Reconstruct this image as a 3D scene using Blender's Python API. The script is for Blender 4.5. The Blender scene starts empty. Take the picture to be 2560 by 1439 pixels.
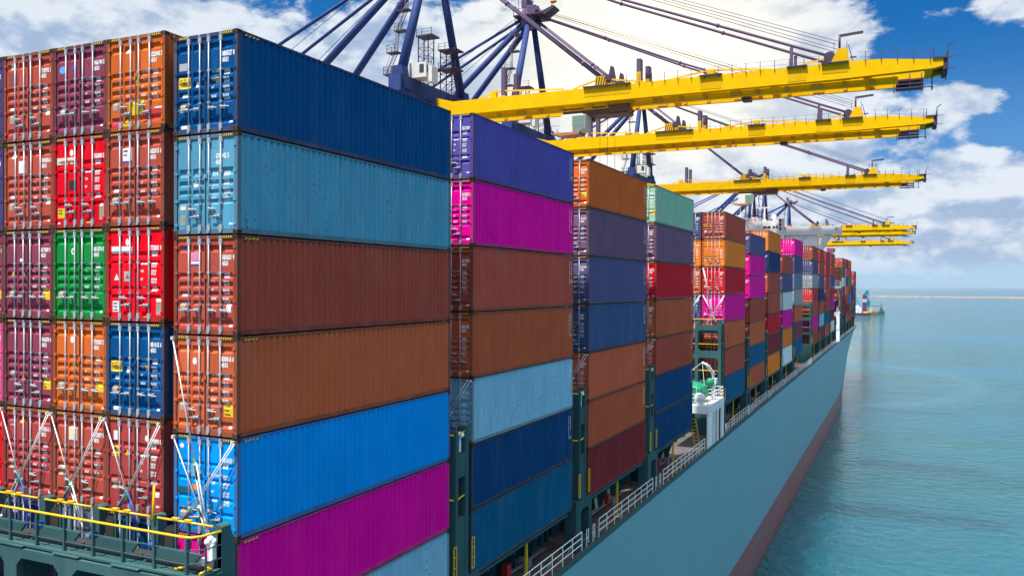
import bpy, math, random
from mathutils import Matrix, Vector
R = math.radians
rnd = random.Random(7)
sc = bpy.context.scene
col = sc.collection
Z0 = 43.0                       # height of the nearest stack's top above the water; all z below are relative to it

# ------------------------------------------------------------------ camera
cam_d = bpy.data.cameras.new('camera')
cam = bpy.data.objects.new('camera', cam_d); col.objects.link(cam)
cam_d.sensor_width = 36.0
cam_d.lens = 36.0 * 2090.45 / 2560
cam_d.shift_x = -36.67 / 2560
cam_d.shift_y = 9.85 / 2560
cam_d.clip_start = 0.5; cam_d.clip_end = 300000
cr, cu, cf = Vector((0.91103, 0.412312, 0.004835)), Vector((-0.007736, 0.005368, 0.999956)), Vector((-0.412267, 0.911027, -0.00808))
m = Matrix(((cr.x, cu.x, -cf.x, 17.238), (cr.y, cu.y, -cf.y, -18.197), (cr.z, cu.z, -cf.z, Z0 - 7.218), (0, 0, 0, 1)))
cam.matrix_world = m
sc.camera = cam

# ------------------------------------------------------------------ light
SUN = Vector((-0.13, -0.33, 0.90)).normalized()       # towards the sun
sun_d = bpy.data.lights.new('sun', 'SUN'); sun_d.energy = 4.6; sun_d.angle = R(2.4); sun_d.color = (1, 0.95, 0.87)
sun = bpy.data.objects.new('sun', sun_d); col.objects.link(sun)
sun.rotation_euler = SUN.to_track_quat('Z', 'Y').to_euler()
sun.location = (0, 0, 120)
sc.view_settings.view_transform = 'Standard'; sc.view_settings.look = 'None'
sc.view_settings.gamma = 1; sc.view_settings.exposure = 0.64

# ------------------------------------------------------------------ node helpers
class NT:
    def __init__(s, tree): s.t = tree; s.n = tree.nodes; s.l = tree.links
    def new(s, typ, **kw):
        nd = s.n.new(typ)
        for k, v in kw.items(): setattr(nd, k, v)
        return nd
    def put(s, nd, key, v):
        if isinstance(v, bpy.types.NodeSocket): s.l.new(v, nd.inputs[key])
        elif v is not None: nd.inputs[key].default_value = v
    def math(s, op, a, b=None, c=None, clamp=False):
        nd = s.new('ShaderNodeMath', operation=op, use_clamp=clamp)
        s.put(nd, 0, a); s.put(nd, 1, b)
        if c is not None: s.put(nd, 2, c)
        return nd.outputs[0]
    def noise(s, vec, scale, detail=4, rough=0.55, dist=0):
        nd = s.new('ShaderNodeTexNoise'); s.put(nd, 'Vector', vec)
        nd.inputs['Scale'].default_value = scale; nd.inputs['Detail'].default_value = detail
        nd.inputs['Roughness'].default_value = rough; nd.inputs['Distortion'].default_value = dist
        return nd.outputs[0]
    def mapr(s, v, a, b, c=0, d=1, smooth=False):
        nd = s.new('ShaderNodeMapRange', interpolation_type='SMOOTHSTEP' if smooth else 'LINEAR')
        s.put(nd, 0, v)
        for i, x in enumerate((a, b, c, d)): s.put(nd, i + 1, x)
        return nd.outputs[0]
    def mix(s, f, a, b, mode='MIX'):
        nd = s.new('ShaderNodeMix', data_type='RGBA', blend_type=mode)
        s.put(nd, 0, f)
        s.put(nd, 6, a if isinstance(a, bpy.types.NodeSocket) else tuple(a) + ((1,) if len(a) == 3 else ()))
        s.put(nd, 7, b if isinstance(b, bpy.types.NodeSocket) else tuple(b) + ((1,) if len(b) == 3 else ()))
        return nd.outputs[2]
    def scalev(s, vec, sx, sy, sz):
        nd = s.new('ShaderNodeVectorMath', operation='MULTIPLY'); s.put(nd, 0, vec); nd.inputs[1].default_value = (sx, sy, sz)
        return nd.outputs[0]
    def addv(s, vec, o):
        nd = s.new('ShaderNodeVectorMath', operation='ADD'); s.put(nd, 0, vec); s.put(nd, 1, o)
        return nd.outputs[0]

# ------------------------------------------------------------------ sky (Nishita with drifting cumulus)
w = bpy.data.worlds.new('World'); sc.world = w; w.use_nodes = True
T = NT(w.node_tree); T.n.clear()
out = T.new('ShaderNodeOutputWorld'); bg = T.new('ShaderNodeBackground'); bg.inputs[1].default_value = 0.1
sky = T.new('ShaderNodeTexSky', sky_type='NISHITA'); sky.sun_disc = False
sky.sun_elevation = math.asin(SUN.z); sky.sun_rotation = math.atan2(SUN.x, SUN.y)
sky.air_density = 1.0; sky.dust_density = 0.3; sky.ozone_density = 3.0
tc = T.new('ShaderNodeTexCoord'); D = tc.outputs['Generated']
sep = T.new('ShaderNodeSeparateXYZ'); T.put(sep, 0, D)
el = T.math('MULTIPLY', T.math('ARCSINE', sep.outputs[2]), 57.29578)
az = T.math('MULTIPLY', T.math('ARCTAN2', sep.outputs[0], sep.outputs[1]), 57.29578)
n1 = T.noise(T.scalev(D, 1, 1, 1.7), 9, 9, 0.58, 0.25)
n2 = T.noise(T.addv(T.scalev(D, 1, 1, 1.9), (3.1, 1.7, 0.4)), 26, 8, 0.6, 0.1)
lobes = [(-15, 13, 10, 9, 1.25), (-7.5, 14.5, 4.2, 3.6, .9), (-3.6, 14.6, 1.7, 2.6, .5), (-6, 9.8, 5.5, 2.4, .55), (3.7, 11.2, 1.5, 1.0, .85), (2.0, 10.9, 1.5, 1.4, .6),
         (5.9, 16.6, 1.8, 1.3, .9), (2.5, 4.4, 8, 2.9, 1.15), (-1, 2.2, 14, 1.5, .55), (4.6, 6.6, 3, 1.5, .5), (-8, 4.6, 6, 3.6, .75), (-52, 15.5, 9, 4.5, .85), (-40, 12.5, 7, 4, .62), (-30, 16, 6, 5, .55), (-60, 10, 8, 5, .5), (-25, 10, 8, 5, .4), (-58, 18, 16, 7, .5), (-33, 8, 12, 5, .45)]
mask = T.math('MULTIPLY', T.math('MULTIPLY', T.mapr(el, 20, 40), 0.75), T.mapr(sep.outputs[1], .75, .1, .5, 1))  # overhead clouds out of view, added to whiten the fill light
for a, e, ra, re, wt in lobes:
    u = T.math('POWER', T.math('ABSOLUTE', T.math('DIVIDE', T.math('SUBTRACT', az, a), ra)), 2)
    v = T.math('POWER', T.math('ABSOLUTE', T.math('DIVIDE', T.math('SUBTRACT', el, e), re)), 2)
    g = T.math('MULTIPLY', T.math('EXPONENT', T.math('MULTIPLY', T.math('ADD', u, v), -1.0)), wt)
    mask = T.math('ADD', mask, g)
nz = T.math('ADD', T.math('MULTIPLY', T.math('SUBTRACT', n1, 0.5), 1.5), T.math('MULTIPLY', T.math('SUBTRACT', n2, 0.5), 1.0))
dens = T.math('ADD', mask, nz)
alpha = T.mapr(dens, 0.32, 0.60, 0, 0.96, True)
alpha = T.math('MULTIPLY', alpha, T.mapr(el, 0.6, 2.5, 0.25, 1, True))
n3 = T.noise(T.addv(T.scalev(D, 1, 1, 2.6), (0.02, 0.0, -0.06)), 13, 6, 0.55, 0.3)
n1b = T.noise(T.addv(T.scalev(D, 1, 1, 1.7), (0.004, 0, 0.035)), 9, 9, 0.58, 0.25)
thick = T.mapr(T.math('ADD', T.math('ADD', T.math('MULTIPLY', T.math('SUBTRACT', n1, n1b), 2.6), T.math('MULTIPLY', T.math('SUBTRACT', n3, .5), 1.6)), T.math('MULTIPLY', T.math('SUBTRACT', n2, .5), .8)), -.38, 0.30, 0, 1, True)
ccol = T.mix(thick, (2.5, 3.3, 4.6), (5.2, 5.6, 6.1))
ccol = T.mix(T.mapr(el, 18, 32, 0, 1), ccol, T.mix(thick, (6.1, 6.2, 6.4), (10.0, 9.75, 9.2)))  # unseen high clouds made brighter and warmer as fill light
# lens flare painted into the cloud colour as a warm bright patch
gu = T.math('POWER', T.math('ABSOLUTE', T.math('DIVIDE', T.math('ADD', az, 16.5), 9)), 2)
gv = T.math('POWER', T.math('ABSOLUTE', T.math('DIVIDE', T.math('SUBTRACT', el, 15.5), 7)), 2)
flare_glow = T.math('EXPONENT', T.math('MULTIPLY', T.math('ADD', gu, gv), -1))
ccol = T.mix(flare_glow, ccol, (9.4, 8.6, 6.6))
hs = T.new('ShaderNodeHueSaturation'); hs.inputs['Saturation'].default_value = 1.35; hs.inputs['Value'].default_value = 0.8
T.put(hs, 'Color', sky.outputs[0])
low = T.mix(T.mapr(el, 0.3, 7, 0, 1, True), (2.7, 4.1, 5.7), (0.75, 2.1, 4.5))
low = T.mix(T.mapr(el, 6, 17, 0, 1, True), low, (0.05, 0.98, 3.1))
skc = T.mix(T.mapr(el, 18, 34, 0.9, 0, True), hs.outputs[0], low)
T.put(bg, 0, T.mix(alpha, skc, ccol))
T.l.new(bg.outputs[0], out.inputs[0])

# ------------------------------------------------------------------ materials
def lin(r, g, b):
    f = lambda c: (c / 255 / 12.92) if c / 255 <= 0.04045 else ((c / 255 + 0.055) / 1.055) ** 2.4
    return (f(r), f(g), f(b))
MATS = {}
def base_mat(name):
    mt = bpy.data.materials.new(name); mt.use_nodes = True
    t = NT(mt.node_tree); b = t.n['Principled BSDF']
    return mt, t, b
def paint(name, c, wear=0.2, rough=0.46, gloss=0.07, streak=1.0, rust=(0.13, 0.05, 0.022)):
    key = ('p', name)
    if key in MATS: return MATS[key]
    mt, t, b = base_mat(name)
    tcn = t.new('ShaderNodeTexCoord'); oi = t.new('ShaderNodeObjectInfo')
    cmb = t.new('ShaderNodeCombineXYZ')
    for i in range(3): t.put(cmb, i, t.math('MULTIPLY', oi.outputs['Random'], 37.0 + 11 * i))
    P = t.addv(tcn.outputs['Object'], cmb.outputs[0])
    stre = t.noise(t.scalev(P, 1, 1, 0.10), 2.6, 5, 0.6)
    big = t.noise(P, 0.55, 3, 0.5)
    fine = t.noise(P, 9, 4, 0.6)
    k = t.math('ADD', t.math('MULTIPLY', t.math('SUBTRACT', stre, .5), (0.16 + .75 * wear) * streak), t.math('MULTIPLY', t.math('SUBTRACT', big, .5), 0.35))
    k = t.math('ADD', t.math('ADD', k, 1.0), t.math('MULTIPLY', t.math('SUBTRACT', oi.outputs['Random'], .5), 0.24))
    cc = t.new('ShaderNodeVectorMath', operation='SCALE'); cc.inputs[0].default_value = c; t.put(cc, 3, k)
    # chalky fading and rust
    dust = t.mapr(t.noise(t.scalev(P, 1, 1, 0.25), 1.3, 6, 0.65), 0.5, 0.8, 0, 0.02 + 0.22 * wear)
    cl = t.mix(dust, cc.outputs[0], (0.42, 0.42, 0.40))
    rn = t.math('MULTIPLY', t.mapr(fine, 0.56, 0.70, 0, 1), t.mapr(stre, 0.48, 0.62, 0, 1))
    rn2 = t.math('MULTIPLY', t.mapr(t.noise(t.scalev(P, 1, 1, 0.05), 9.0, 3, 0.5), 0.62, 0.74), t.mapr(big, 0.42, 0.6))
    rr = t.math('MULTIPLY', t.math('ADD', rn, t.math('MULTIPLY', rn2, 0.8)), min(1, wear * 1.5), clamp=True)
    cl = t.mix(rr, cl, rust)
    t.put(b, 'Base Color', cl)
    t.put(b, 'Roughness', t.mapr(fine, 0.3, 0.7, rough - 0.06, rough + 0.14))
    b.inputs['Specular IOR Level'].default_value = gloss
    bm_ = t.new('ShaderNodeBump'); bm_.inputs['Strength'].default_value = 0.25; bm_.inputs['Distance'].default_value = 0.03
    t.put(bm_, 'Height', t.noise(P, 2.2, 3, 0.5)); t.put(b, 'Normal', bm_.outputs[0])
    MATS[key] = mt
    return mt
def plain(name, c, rough=0.5, metal=0.0, var=0.25, scale=4.0):
    key = ('s', name)
    if key in MATS: return MATS[key]
    mt, t, b = base_mat(name)
    tcn = t.new('ShaderNodeTexCoord')
    n = t.noise(tcn.outputs['Object'], scale, 5, 0.6)
    cc = t.new('ShaderNodeVectorMath', operation='SCALE'); cc.inputs[0].default_value = c
    t.put(cc, 3, t.mapr(n, 0.25, 0.75, 1 - var, 1 + var))
    t.put(b, 'Base Color', cc.outputs[0]); b.inputs['Roughness'].default_value = rough; b.inputs['Metallic'].default_value = metal
    MATS[key] = mt
    return mt

# container colours: name -> (linear colour, wear)
COL = {
 'dark blue': (lin(0, 78, 134), .18), 'light blue': (lin(86, 156, 186), .6), 'rust brown': (lin(186, 82, 66), .28), 'orange brown': (lin(204, 98, 62), .26),
 'bright blue': (lin(0, 152, 238), .1), 'magenta': (lin(238, 0, 158), .08), 'faded pale blue': (lin(140, 190, 215), .7), 'flare tinted blue': (lin(96, 88, 176), .15),  # the violet cast is lens flare put into a blue paint
 'navy blue': (lin(10, 66, 116), .2), 'grey purple': (lin(122, 92, 122), .2), 'slate blue': (lin(88, 88, 134), .2), 'worn slate blue': (lin(66, 92, 138), .4),
 'terracotta': (lin(206, 100, 68), .25), 'maroon': (lin(140, 46, 54), .3), 'plum red': (lin(138, 62, 82), .15), 'mint green': (lin(150, 196, 170), .1),
 'red': (lin(215, 28, 48), .12), 'bright red': (lin(235, 10, 34), .1), 'orange': (lin(250, 134, 42), .12), 'burnt orange': (lin(222, 108, 44), .15),
 'teal blue': (lin(12, 96, 138), .25), 'white': (lin(222, 226, 226), .15), 'grey': (lin(158, 164, 168), .25), 'grey blue': (lin(120, 138, 165), .25),
 'green': (lin(20, 138, 62), .15), 'coral red': (lin(205, 60, 62), .2), 'rose red': (lin(190, 62, 82), .2), 'pink': (lin(226, 84, 140), .12), 'tan': (lin(160, 120, 96), .3),
 'indigo': (lin(60, 66, 140), .2), 'brick red': (lin(170, 68, 68), .2), 'dark teal': (lin(40, 96, 110), .35),
}
def cpaint(cn):
    c, wv = COL[cn]; return paint('paint ' + cn, c, wv)
def cframe(cn):
    c, wv = COL[cn]
    return paint('frame paint ' + cn, tuple(0.45 * x + 0.55 * y for x, y in zip(c, (0.10, 0.055, 0.035))), 0.75)
CASTING = paint('rusty cast steel', (0.085, 0.045, 0.028), 0.9, 0.7)
GALV = plain('galvanised steel', (0.50, 0.51, 0.55), 0.42, 0.3, 0.18, 3)
GASKET = plain('black rubber', (0.03, 0.03, 0.035), 0.7)
MARK = plain('white marking paint', (0.82, 0.82, 0.82), 0.6, 0, 0.1)
YEL = plain('warning yellow', (0.85, 0.52, 0.01), 0.5, 0, 0.12)
BLK = plain('hazard black', (0.025, 0.022, 0.02), 0.6)
BEIGE = plain('plate beige', (0.40, 0.34, 0.26), 0.5, 0.1, 0.2)
CREAM = plain('cream label', (0.80, 0.70, 0.50), 0.6, 0, 0.1)
LBL = {'white': MARK, 'yellow': YEL, 'black': BLK, 'beige': BEIGE, 'cream': CREAM,
       'sky': plain('label sky blue', (0.10, 0.42, 0.75), .5), 'blue': plain('label blue', (0.03, 0.10, 0.45), .5), 'red': plain('label red', (0.65, 0.03, 0.05), .5),
       'pink': plain('label pink', (0.75, 0.25, 0.42), .5), 'orange': plain('label orange', (0.85, 0.33, 0.06), .5), 'teal': plain('label teal', (0.01, 0.10, 0.14), .5),
       'darkred': plain('label dark red', (0.28, 0.06, 0.05), .6), 'grey': plain('label grey', (0.45, 0.45, 0.48), .5), 'green': plain('label green', (0.02, 0.35, 0.15), .5)}
TEAL = paint('bridge teal paint', (0.045, 0.115, 0.122), 0.16, 0.5)
RAILY = plain('rail yellow', (0.85, 0.50, 0.005), 0.4, 0, 0.1)
SHIPW = paint('ship white paint', (0.88, 0.88, 0.88), 0.02, 0.45, streak=.3)
CRY = paint('crane yellow paint', (0.86, 0.49, 0.002), 0.03, 0.45, streak=.15)
CRYP = paint('crane yellow patched panel', (0.74, 0.41, 0.003), 0.05, 0.5, streak=.3)
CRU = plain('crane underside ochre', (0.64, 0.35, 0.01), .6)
CRB = paint('crane blue paint', (0.04, 0.065, 0.20), 0.08, 0.45)
CRD = plain('crane dark steel', (0.06, 0.035, 0.075), 0.6)
CRV = paint('crane stay flare tint', (0.14, 0.10, 0.18), 0.1, 0.5)  # purple cast of the lens flare put into the stay colour
GLASS = plain('tinted window', (0.05, 0.09, 0.09), 0.08, 0.0, 0.2)
ROPEB = plain('blue rope', (0.01, 0.10, 0.55), 0.7)
REDE = plain('red equipment', (0.60, 0.02, 0.03), 0.45)
DECKM = plain('deck paint', (0.10, 0.085, 0.085), 0.8, 0, 0.35, 1.2)

# ------------------------------------------------------------------ mesh builder
class MB:
    def __init__(s): s.v = []; s.f = []; s.m = []; s.sm = []
    def add(s, vs, fs, mi=0, smooth=False):
        o = len(s.v); s.v += [tuple(p) for p in vs]
        for f in fs: s.f.append(tuple(i + o for i in f)); s.m.append(mi); s.sm.append(smooth)
    def box(s, x0, x1, y0, y1, z0, z1, mi=0):
        s.add([(x0, y0, z0), (x1, y0, z0), (x1, y1, z0), (x0, y1, z0), (x0, y0, z1), (x1, y0, z1), (x1, y1, z1), (x0, y1, z1)],
              [(0, 3, 2, 1), (4, 5, 6, 7), (0, 1, 5, 4), (1, 2, 6, 5), (2, 3, 7, 6), (3, 0, 4, 7)], mi)
    def quad(s, a, b, c, d, mi=0): s.add([a, b, c, d], [(0, 1, 2, 3)], mi)
    def prism(s, pts, ax, a, b, mi=0):
        # polygon in the two other axes, extruded along axis ax from a to b
        def P(p, t):
            q = list(p); q.insert(ax, t); return q
        n = len(pts)
        s.add([P(p, a) for p in pts] + [P(p, b) for p in pts],
              [tuple(range(n))[::-1], tuple(range(n, 2 * n))] + [(i, (i + 1) % n, n + (i + 1) % n, n + i) for i in range(n)], mi)
    def tube(s, pts, r, n=6, mi=0, r2=None, cap=True):
        pts = [Vector(p) for p in pts]; rings = []; o = len(s.v)
        for i, p in enumerate(pts):
            d = (pts[min(i + 1, len(pts) - 1)] - pts[max(i - 1, 0)]).normalized()
            up = Vector((0, 0, 1)) if abs(d.z) < 0.95 else Vector((0, 1, 0))
            a = d.cross(up).normalized(); b = d.cross(a)
            rr = r if r2 is None else r + (r2 - r) * i / (len(pts) - 1)
            for k in range(n):
                t = 2 * math.pi * k / n + math.pi / n
                s.v.append(tuple(p + a * (math.cos(t) * rr) + b * (math.sin(t) * rr)))
        for i in range(len(pts) - 1):
            for k in range(n):
                s.f.append((o + i * n + k, o + i * n + (k + 1) % n, o + (i + 1) * n + (k + 1) % n, o + (i + 1) * n + k)); s.m.append(mi); s.sm.append(n > 5)
        if cap:
            s.f.append(tuple(o + k for k in range(n))[::-1]); s.m.append(mi); s.sm.append(False)
            e = o + (len(pts) - 1) * n
            s.f.append(tuple(e + k for k in range(n))); s.m.append(mi); s.sm.append(False)
    def beam(s, a, b, wd, ht, mi=0):
        # rectangular bar from a to b, wd sideways, ht in the vertical-ish direction
        a, b = Vector(a), Vector(b); d = (b - a).normalized()
        up = Vector((0, 0, 1)) if abs(d.z) < 0.98 else Vector((0, 1, 0))
        x = d.cross(up).normalized() * (wd / 2); y = x.cross(d).normalized() * (ht / 2)
        vs = [a - x - y, a + x - y, a + x + y, a - x + y, b - x - y, b + x - y, b + x + y, b - x + y]
        s.add(vs, [(0, 3, 2, 1), (4, 5, 6, 7), (0, 1, 5, 4), (1, 2, 6, 5), (2, 3, 7, 6), (3, 0, 4, 7)], mi)
    def ball(s, c, r, mi=0, nu=14, nv=8, sq=(1, 1, 1)):
        vs = [(c[0], c[1], c[2] + r * sq[2])]; fs = []
        for j in range(1, nv):
            t = math.pi * j / nv
            for i in range(nu):
                p = 2 * math.pi * i / nu
                vs.append((c[0] + r * sq[0] * math.sin(t) * math.cos(p), c[1] + r * sq[1] * math.sin(t) * math.sin(p), c[2] + r * sq[2] * math.cos(t)))
        vs.append((c[0], c[1], c[2] - r * sq[2])); L = len(vs) - 1
        for i in range(nu):
            fs.append((0, 1 + i, 1 + (i + 1) % nu)); b = 1 + (nv - 2) * nu; fs.append((L, b + (i + 1) % nu, b + i))
            for j in range(nv - 2):
                a = 1 + j * nu; fs.append((a + i, a + nu + i, a + nu + (i + 1) % nu, a + (i + 1) % nu))
        s.add(vs, fs, mi, True)
    def mesh(s, name):
        me = bpy.data.meshes.new(name); me.from_pydata(s.v, [], s.f)
        me.polygons.foreach_set('material_index', s.m); me.polygons.foreach_set('use_smooth', s.sm)
        me.update(); return me
    def build(s, name, mats, parent=None, loc=(0, 0, 0), rot=None):
        return put(name, s.mesh(name), mats, parent, loc, rot)
def put(name, me, mats, parent=None, loc=(0, 0, 0), rot=None):
    if not isinstance(mats, (list, tuple)): mats = [mats]
    while len(me.materials) < len(mats): me.materials.append(None)
    o = bpy.data.objects.new(name, me); col.objects.link(o)
    for i, mt in enumerate(mats):
        o.material_slots[i].link = 'OBJECT'; o.material_slots[i].material = mt
    o.location = loc
    if rot: o.rotation_euler = rot
    if parent: o.parent = parent
    return o
def thing(name, label, cat, loc=(0, 0, 0), group=None):
    o = bpy.data.objects.new(name, None); col.objects.link(o); o.location = loc; o.empty_display_size = 0.3
    tag(o, label, cat, group); return o
def tag(o, label, cat, group=None):
    o['label'] = label; o['category'] = cat
    if group: o['group'] = group
    return o
def struct(o, kind='structure'): o['kind'] = kind; return o
def copy_tree(o, parent=None):
    c = o.copy(); col.objects.link(c)
    if parent: c.parent = parent
    for ch in list(o.children): copy_tree(ch, c)
    return c

# ------------------------------------------------------------------ sea, quay, breakwater
mt, t, b = base_mat('sea water')
geo = t.new('ShaderNodeNewGeometry'); P = geo.outputs['Position']
slick = t.noise(t.scalev(P, 0.3, 1.0, 1), 0.012, 4, 0.55, 0.6)
patch = t.noise(P, 0.03, 5, 0.6)
deep = t.mix(t.mapr(patch, 0.35, 0.65), (0.001, 0.062, 0.062), (0.004, 0.100, 0.104))
deep = t.mix(t.mapr(slick, 0.45, 0.62), deep, (0.006, 0.118, 0.180))
# old curved wake of the barge tow: a pale ring of residual foam
rv = t.new('ShaderNodeVectorMath', operation='DISTANCE'); t.put(rv, 0, t.scalev(P, 1, 1, 0)); rv.inputs[1].default_value = (-59, 324, 0)
ring = t.math('ABSOLUTE', t.math('SUBTRACT', t.math('ADD', rv.outputs['Value'], t.math('MULTIPLY', t.noise(P, 0.05, 3), 9)), 103.5))
wake = t.math('MULTIPLY', t.mapr(ring, 0, 9, .42, 0, True), t.mapr(t.noise(P, 0.35, 5, .65), .35, .6))
deep = t.mix(wake, deep, (0.07, 0.20, 0.26))
t.put(b, 'Base Color', deep); t.put(b, 'Roughness', t.mapr(slick, 0.4, 0.6, 0.04, 0.07)); b.inputs['IOR'].default_value = 1.42; b.inputs['Specular Tint'].default_value = (0.55, 0.92, 1, 1); b.inputs['Subsurface Weight'].default_value = 0.8; b.inputs['Subsurface Radius'].default_value = (2, 6, 6); b.inputs['Subsurface Scale'].default_value = 7.0; b.subsurface_method = 'BURLEY'
wv1 = t.noise(t.scalev(P, 0.75, 1.0, 1), 0.55, 4, 0.55, 0.3)
wv2 = t.noise(t.scalev(P, 0.8, 1.1, 1), 2.8, 3, 0.6, 0.4)
wv3 = t.noise(t.scalev(P, 1, 0.6, 1), 0.11, 2, 0.5, 0.3)
h = t.math('ADD', t.math('ADD', t.math('MULTIPLY', wv1, 1.15), t.math('MULTIPLY', wv2, 0.30)), t.math('MULTIPLY', wv3, 0.9))
bp = t.new('ShaderNodeBump'); bp.inputs['Strength'].default_value = 1.0; bp.inputs['Distance'].default_value = 0.9
t.put(bp, 'Height', h); t.put(b, 'Normal', bp.outputs[0])
WATER = mt
s = MB(); s.quad((-90000, -3000, 0), (90000, -3000, 0), (90000, 150000, 0), (-90000, 150000, 0))
struct(s.build('sea', WATER))
CONC = plain('concrete', (0.36, 0.34, 0.31), 0.85, 0, 0.2, 0.3)
s = MB(); s.box(-200, -52.2, -80, 700, -4, 4)
struct(s.build('quay', CONC))
STONE = plain('breakwater stone', (0.20, 0.195, 0.19), 0.9, 0, 0.35, 0.05)
s = MB(); s.prism([(3190, -1), (3202, 2.2), (3210, 4.2), (3222, 4.2), (3234, 0), (3234, -1)], 0, -420, 900)
o = s.build('breakwater', STONE); tag(o, 'long low pale breakwater wall crossing the sea near the horizon', 'breakwater')

# ------------------------------------------------------------------ shipping containers
W, L = 2.438, 12.192
GROOVES = {'A': [(.10, .175), (.375, .44), (.465, .535), (.56, .625), (.65, .71), (.845, .915)], 'B': [(.255, .325), (.355, .395), (.62, .675), (.71, .765)],
           'C': [(.335, .42), (.455, .52), (.55, .61), (.645, .705)], 'D': [(.26, .31), (.42, .47), (.60, .65), (.745, .80)]}
def gz_fn(style, H):
    g = [(H - v0 * H, H - v1 * H) for v0, v1 in GROOVES[style]]
    def f(z):
        for zt, zb in g:
            if zb < z < zt:
                if z > zt - 0.035: return (zt - z) / 0.035
                if z < zb + 0.075: return (z - zb) / 0.075
                return 1.0
        return 0.0
    br = []
    for zt, zb in g: br += [zt, zt - 0.035, zb + 0.075, zb]
    return f, br
XG = [(0.06, 0.50), (0.56, 1.04)]
def gx_fn(x):
    for a, b_ in XG:
        if a < x < b_: return min(1, (x - a) / 0.03, (b_ - x) / 0.03)
    return 0.0
DOORY, GDEP = 0.035, 0.05
def door_depth(style, H, x, z):
    f, _ = gz_fn(style, H); xx = abs(x)
    return DOORY + GDEP * f(z) * gx_fn(xx if x > 0 else xx)
_cache = {}
def door_mesh(style, H, side):
    k = ('door', style, H, side)
    if k in _cache: return _cache[k]
    f, br = gz_fn(style, H)
    z0, z1 = 0.15, H - 0.12
    zs = sorted(set([z0, z1] + [round(z, 4) for z in br if z0 < z < z1]))
    xs = [0.012]
    for a, b_ in XG: xs += [a, a + .03, b_ - .03, b_]
    xs += [1.085]
    s = MB(); vs = []; n = len(xs)
    for z in zs:
        for x in xs: vs.append((side * x, DOORY + GDEP * f(z) * gx_fn(x), z))
    fs = []
    for j in range(len(zs) - 1):
        for i in range(n - 1):
            q = (j * n + i, j * n + i + 1, (j + 1) * n + i + 1, (j + 1) * n + i)
            fs.append(q if side > 0 else q[::-1])
    s.add(vs, fs)
    # gasket round the leaf and hinges
    s.box(*sorted((side * 0.0, side * 0.012)), 0.012, 0.07, z0, z1, 1)
    s.box(*sorted((side * 0.012, side * 1.085)), 0.02, 0.08, z1, z1 + 0.03, 1)
    s.box(*sorted((side * 0.012, side * 1.085)), 0.02, 0.08, z0 - 0.03, z0, 1)
    s.box(*sorted((side * 1.085, side * 1.10)), 0.025, 0.08, z0, z1, 1)
    for hz in (0.10, 0.34, 0.62, 0.88):
        s.box(*sorted((side * 1.06, side * 1.17)), -0.012, 0.03, H * hz - 0.04, H * hz + 0.04, 0)
    if side > 0: s.box(-0.05, 0.07, -0.004, 0.03, H * .56, H * .60, 0)
    _cache[k] = s.mesh('door'); return _cache[k]
def rod_mesh(H):
    k = ('rod', H)
    if k in _cache: return _cache[k]
    s = MB(); s.tube([(0, 0, 0.07), (0, 0, H - 0.05)], 0.020, 8)
    for f in (0.05, 0.30, 0.62, 0.93): s.box(-0.045, 0.045, -0.012, 0.045, H * f + .02 - 0.03, H * f + .02 + 0.03)
    s.box(-0.05, 0.06, -0.022, 0.05, 0.10, 0.27); s.box(-0.05, 0.06, -0.022, 0.05, H - 0.27, H - 0.10)
    s.box(-0.035, 0.035, -0.03, 0.05, 0.04, 0.09); s.box(-0.035, 0.035, -0.03, 0.05, H - 0.08, H - 0.035)
    _cache[k] = s.mesh('locking_rod'); return _cache[k]
def handle_mesh(d):
    k = ('handle', d)
    if k in _cache: return _cache[k]
    s = MB(); s.tube([(0, -0.03, 0.03), (d * .08, -0.045, 0.01), (d * .30, -0.055, 0.0), (d * .36, -0.05, -.01)], 0.019, 6)
    s.box(min(0, d * .09), max(0, d * .09), -0.04, 0.03, -0.03, 0.06)
    s.prism([(d * .12, .0), (d * .17, 0.07), (d * .21, 0.06), (d * .19, -.05), (d * .14, -.06)], 1, -0.045, 0.03)
    _cache[k] = s.mesh('door_handle'); return _cache[k]
def body_mesh(H):
    k = ('body', H)
    if k in _cache: return _cache[k]
    s = MB(); xo = W / 2 - 0.012; dep = 0.045
    y, prof = 0.14, []
    while y < L - 0.42:
        prof += [(y, 0), (y + .092, 0), (y + .139, dep), (y + .231, dep)]; y += 0.278
    prof += [(y, 0), (L - .14, 0)]
    for sd in (1, -1):
        vs = [(sd * (xo - d), yy, z) for z in (0.15, H - 0.055) for yy, d in prof]; n = len(prof)
        fs = [(i, i + 1, n + i + 1, n + i) for i in range(n - 1)]
        s.add(vs, fs if sd > 0 else [f[::-1] for f in fs])
    s.quad((-xo, .1, H - .03), (xo, .1, H - .03), (xo, L - .1, H - .03), (-xo, L - .1, H - .03))
    s.quad((-xo, .1, .12), (-xo, L - .1, .12), (xo, L - .1, .12), (xo, .1, .12))
    x = -1.10; prof = []
    while x < 1.0: prof += [(x, 0), (x + .07, 0), (x + .13, .04), (x + .20, .04)]; x += 0.26
    prof += [(1.10, 0)]
    n = len(prof)
    s.add([(xx, L - 0.03 - d, z) for z in (0.15, H - 0.11) for xx, d in prof], [(i + 1, i, n + i, n + i + 1) for i in range(n - 1)])
    _cache[k] = s.mesh('body'); return _cache[k]
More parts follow.
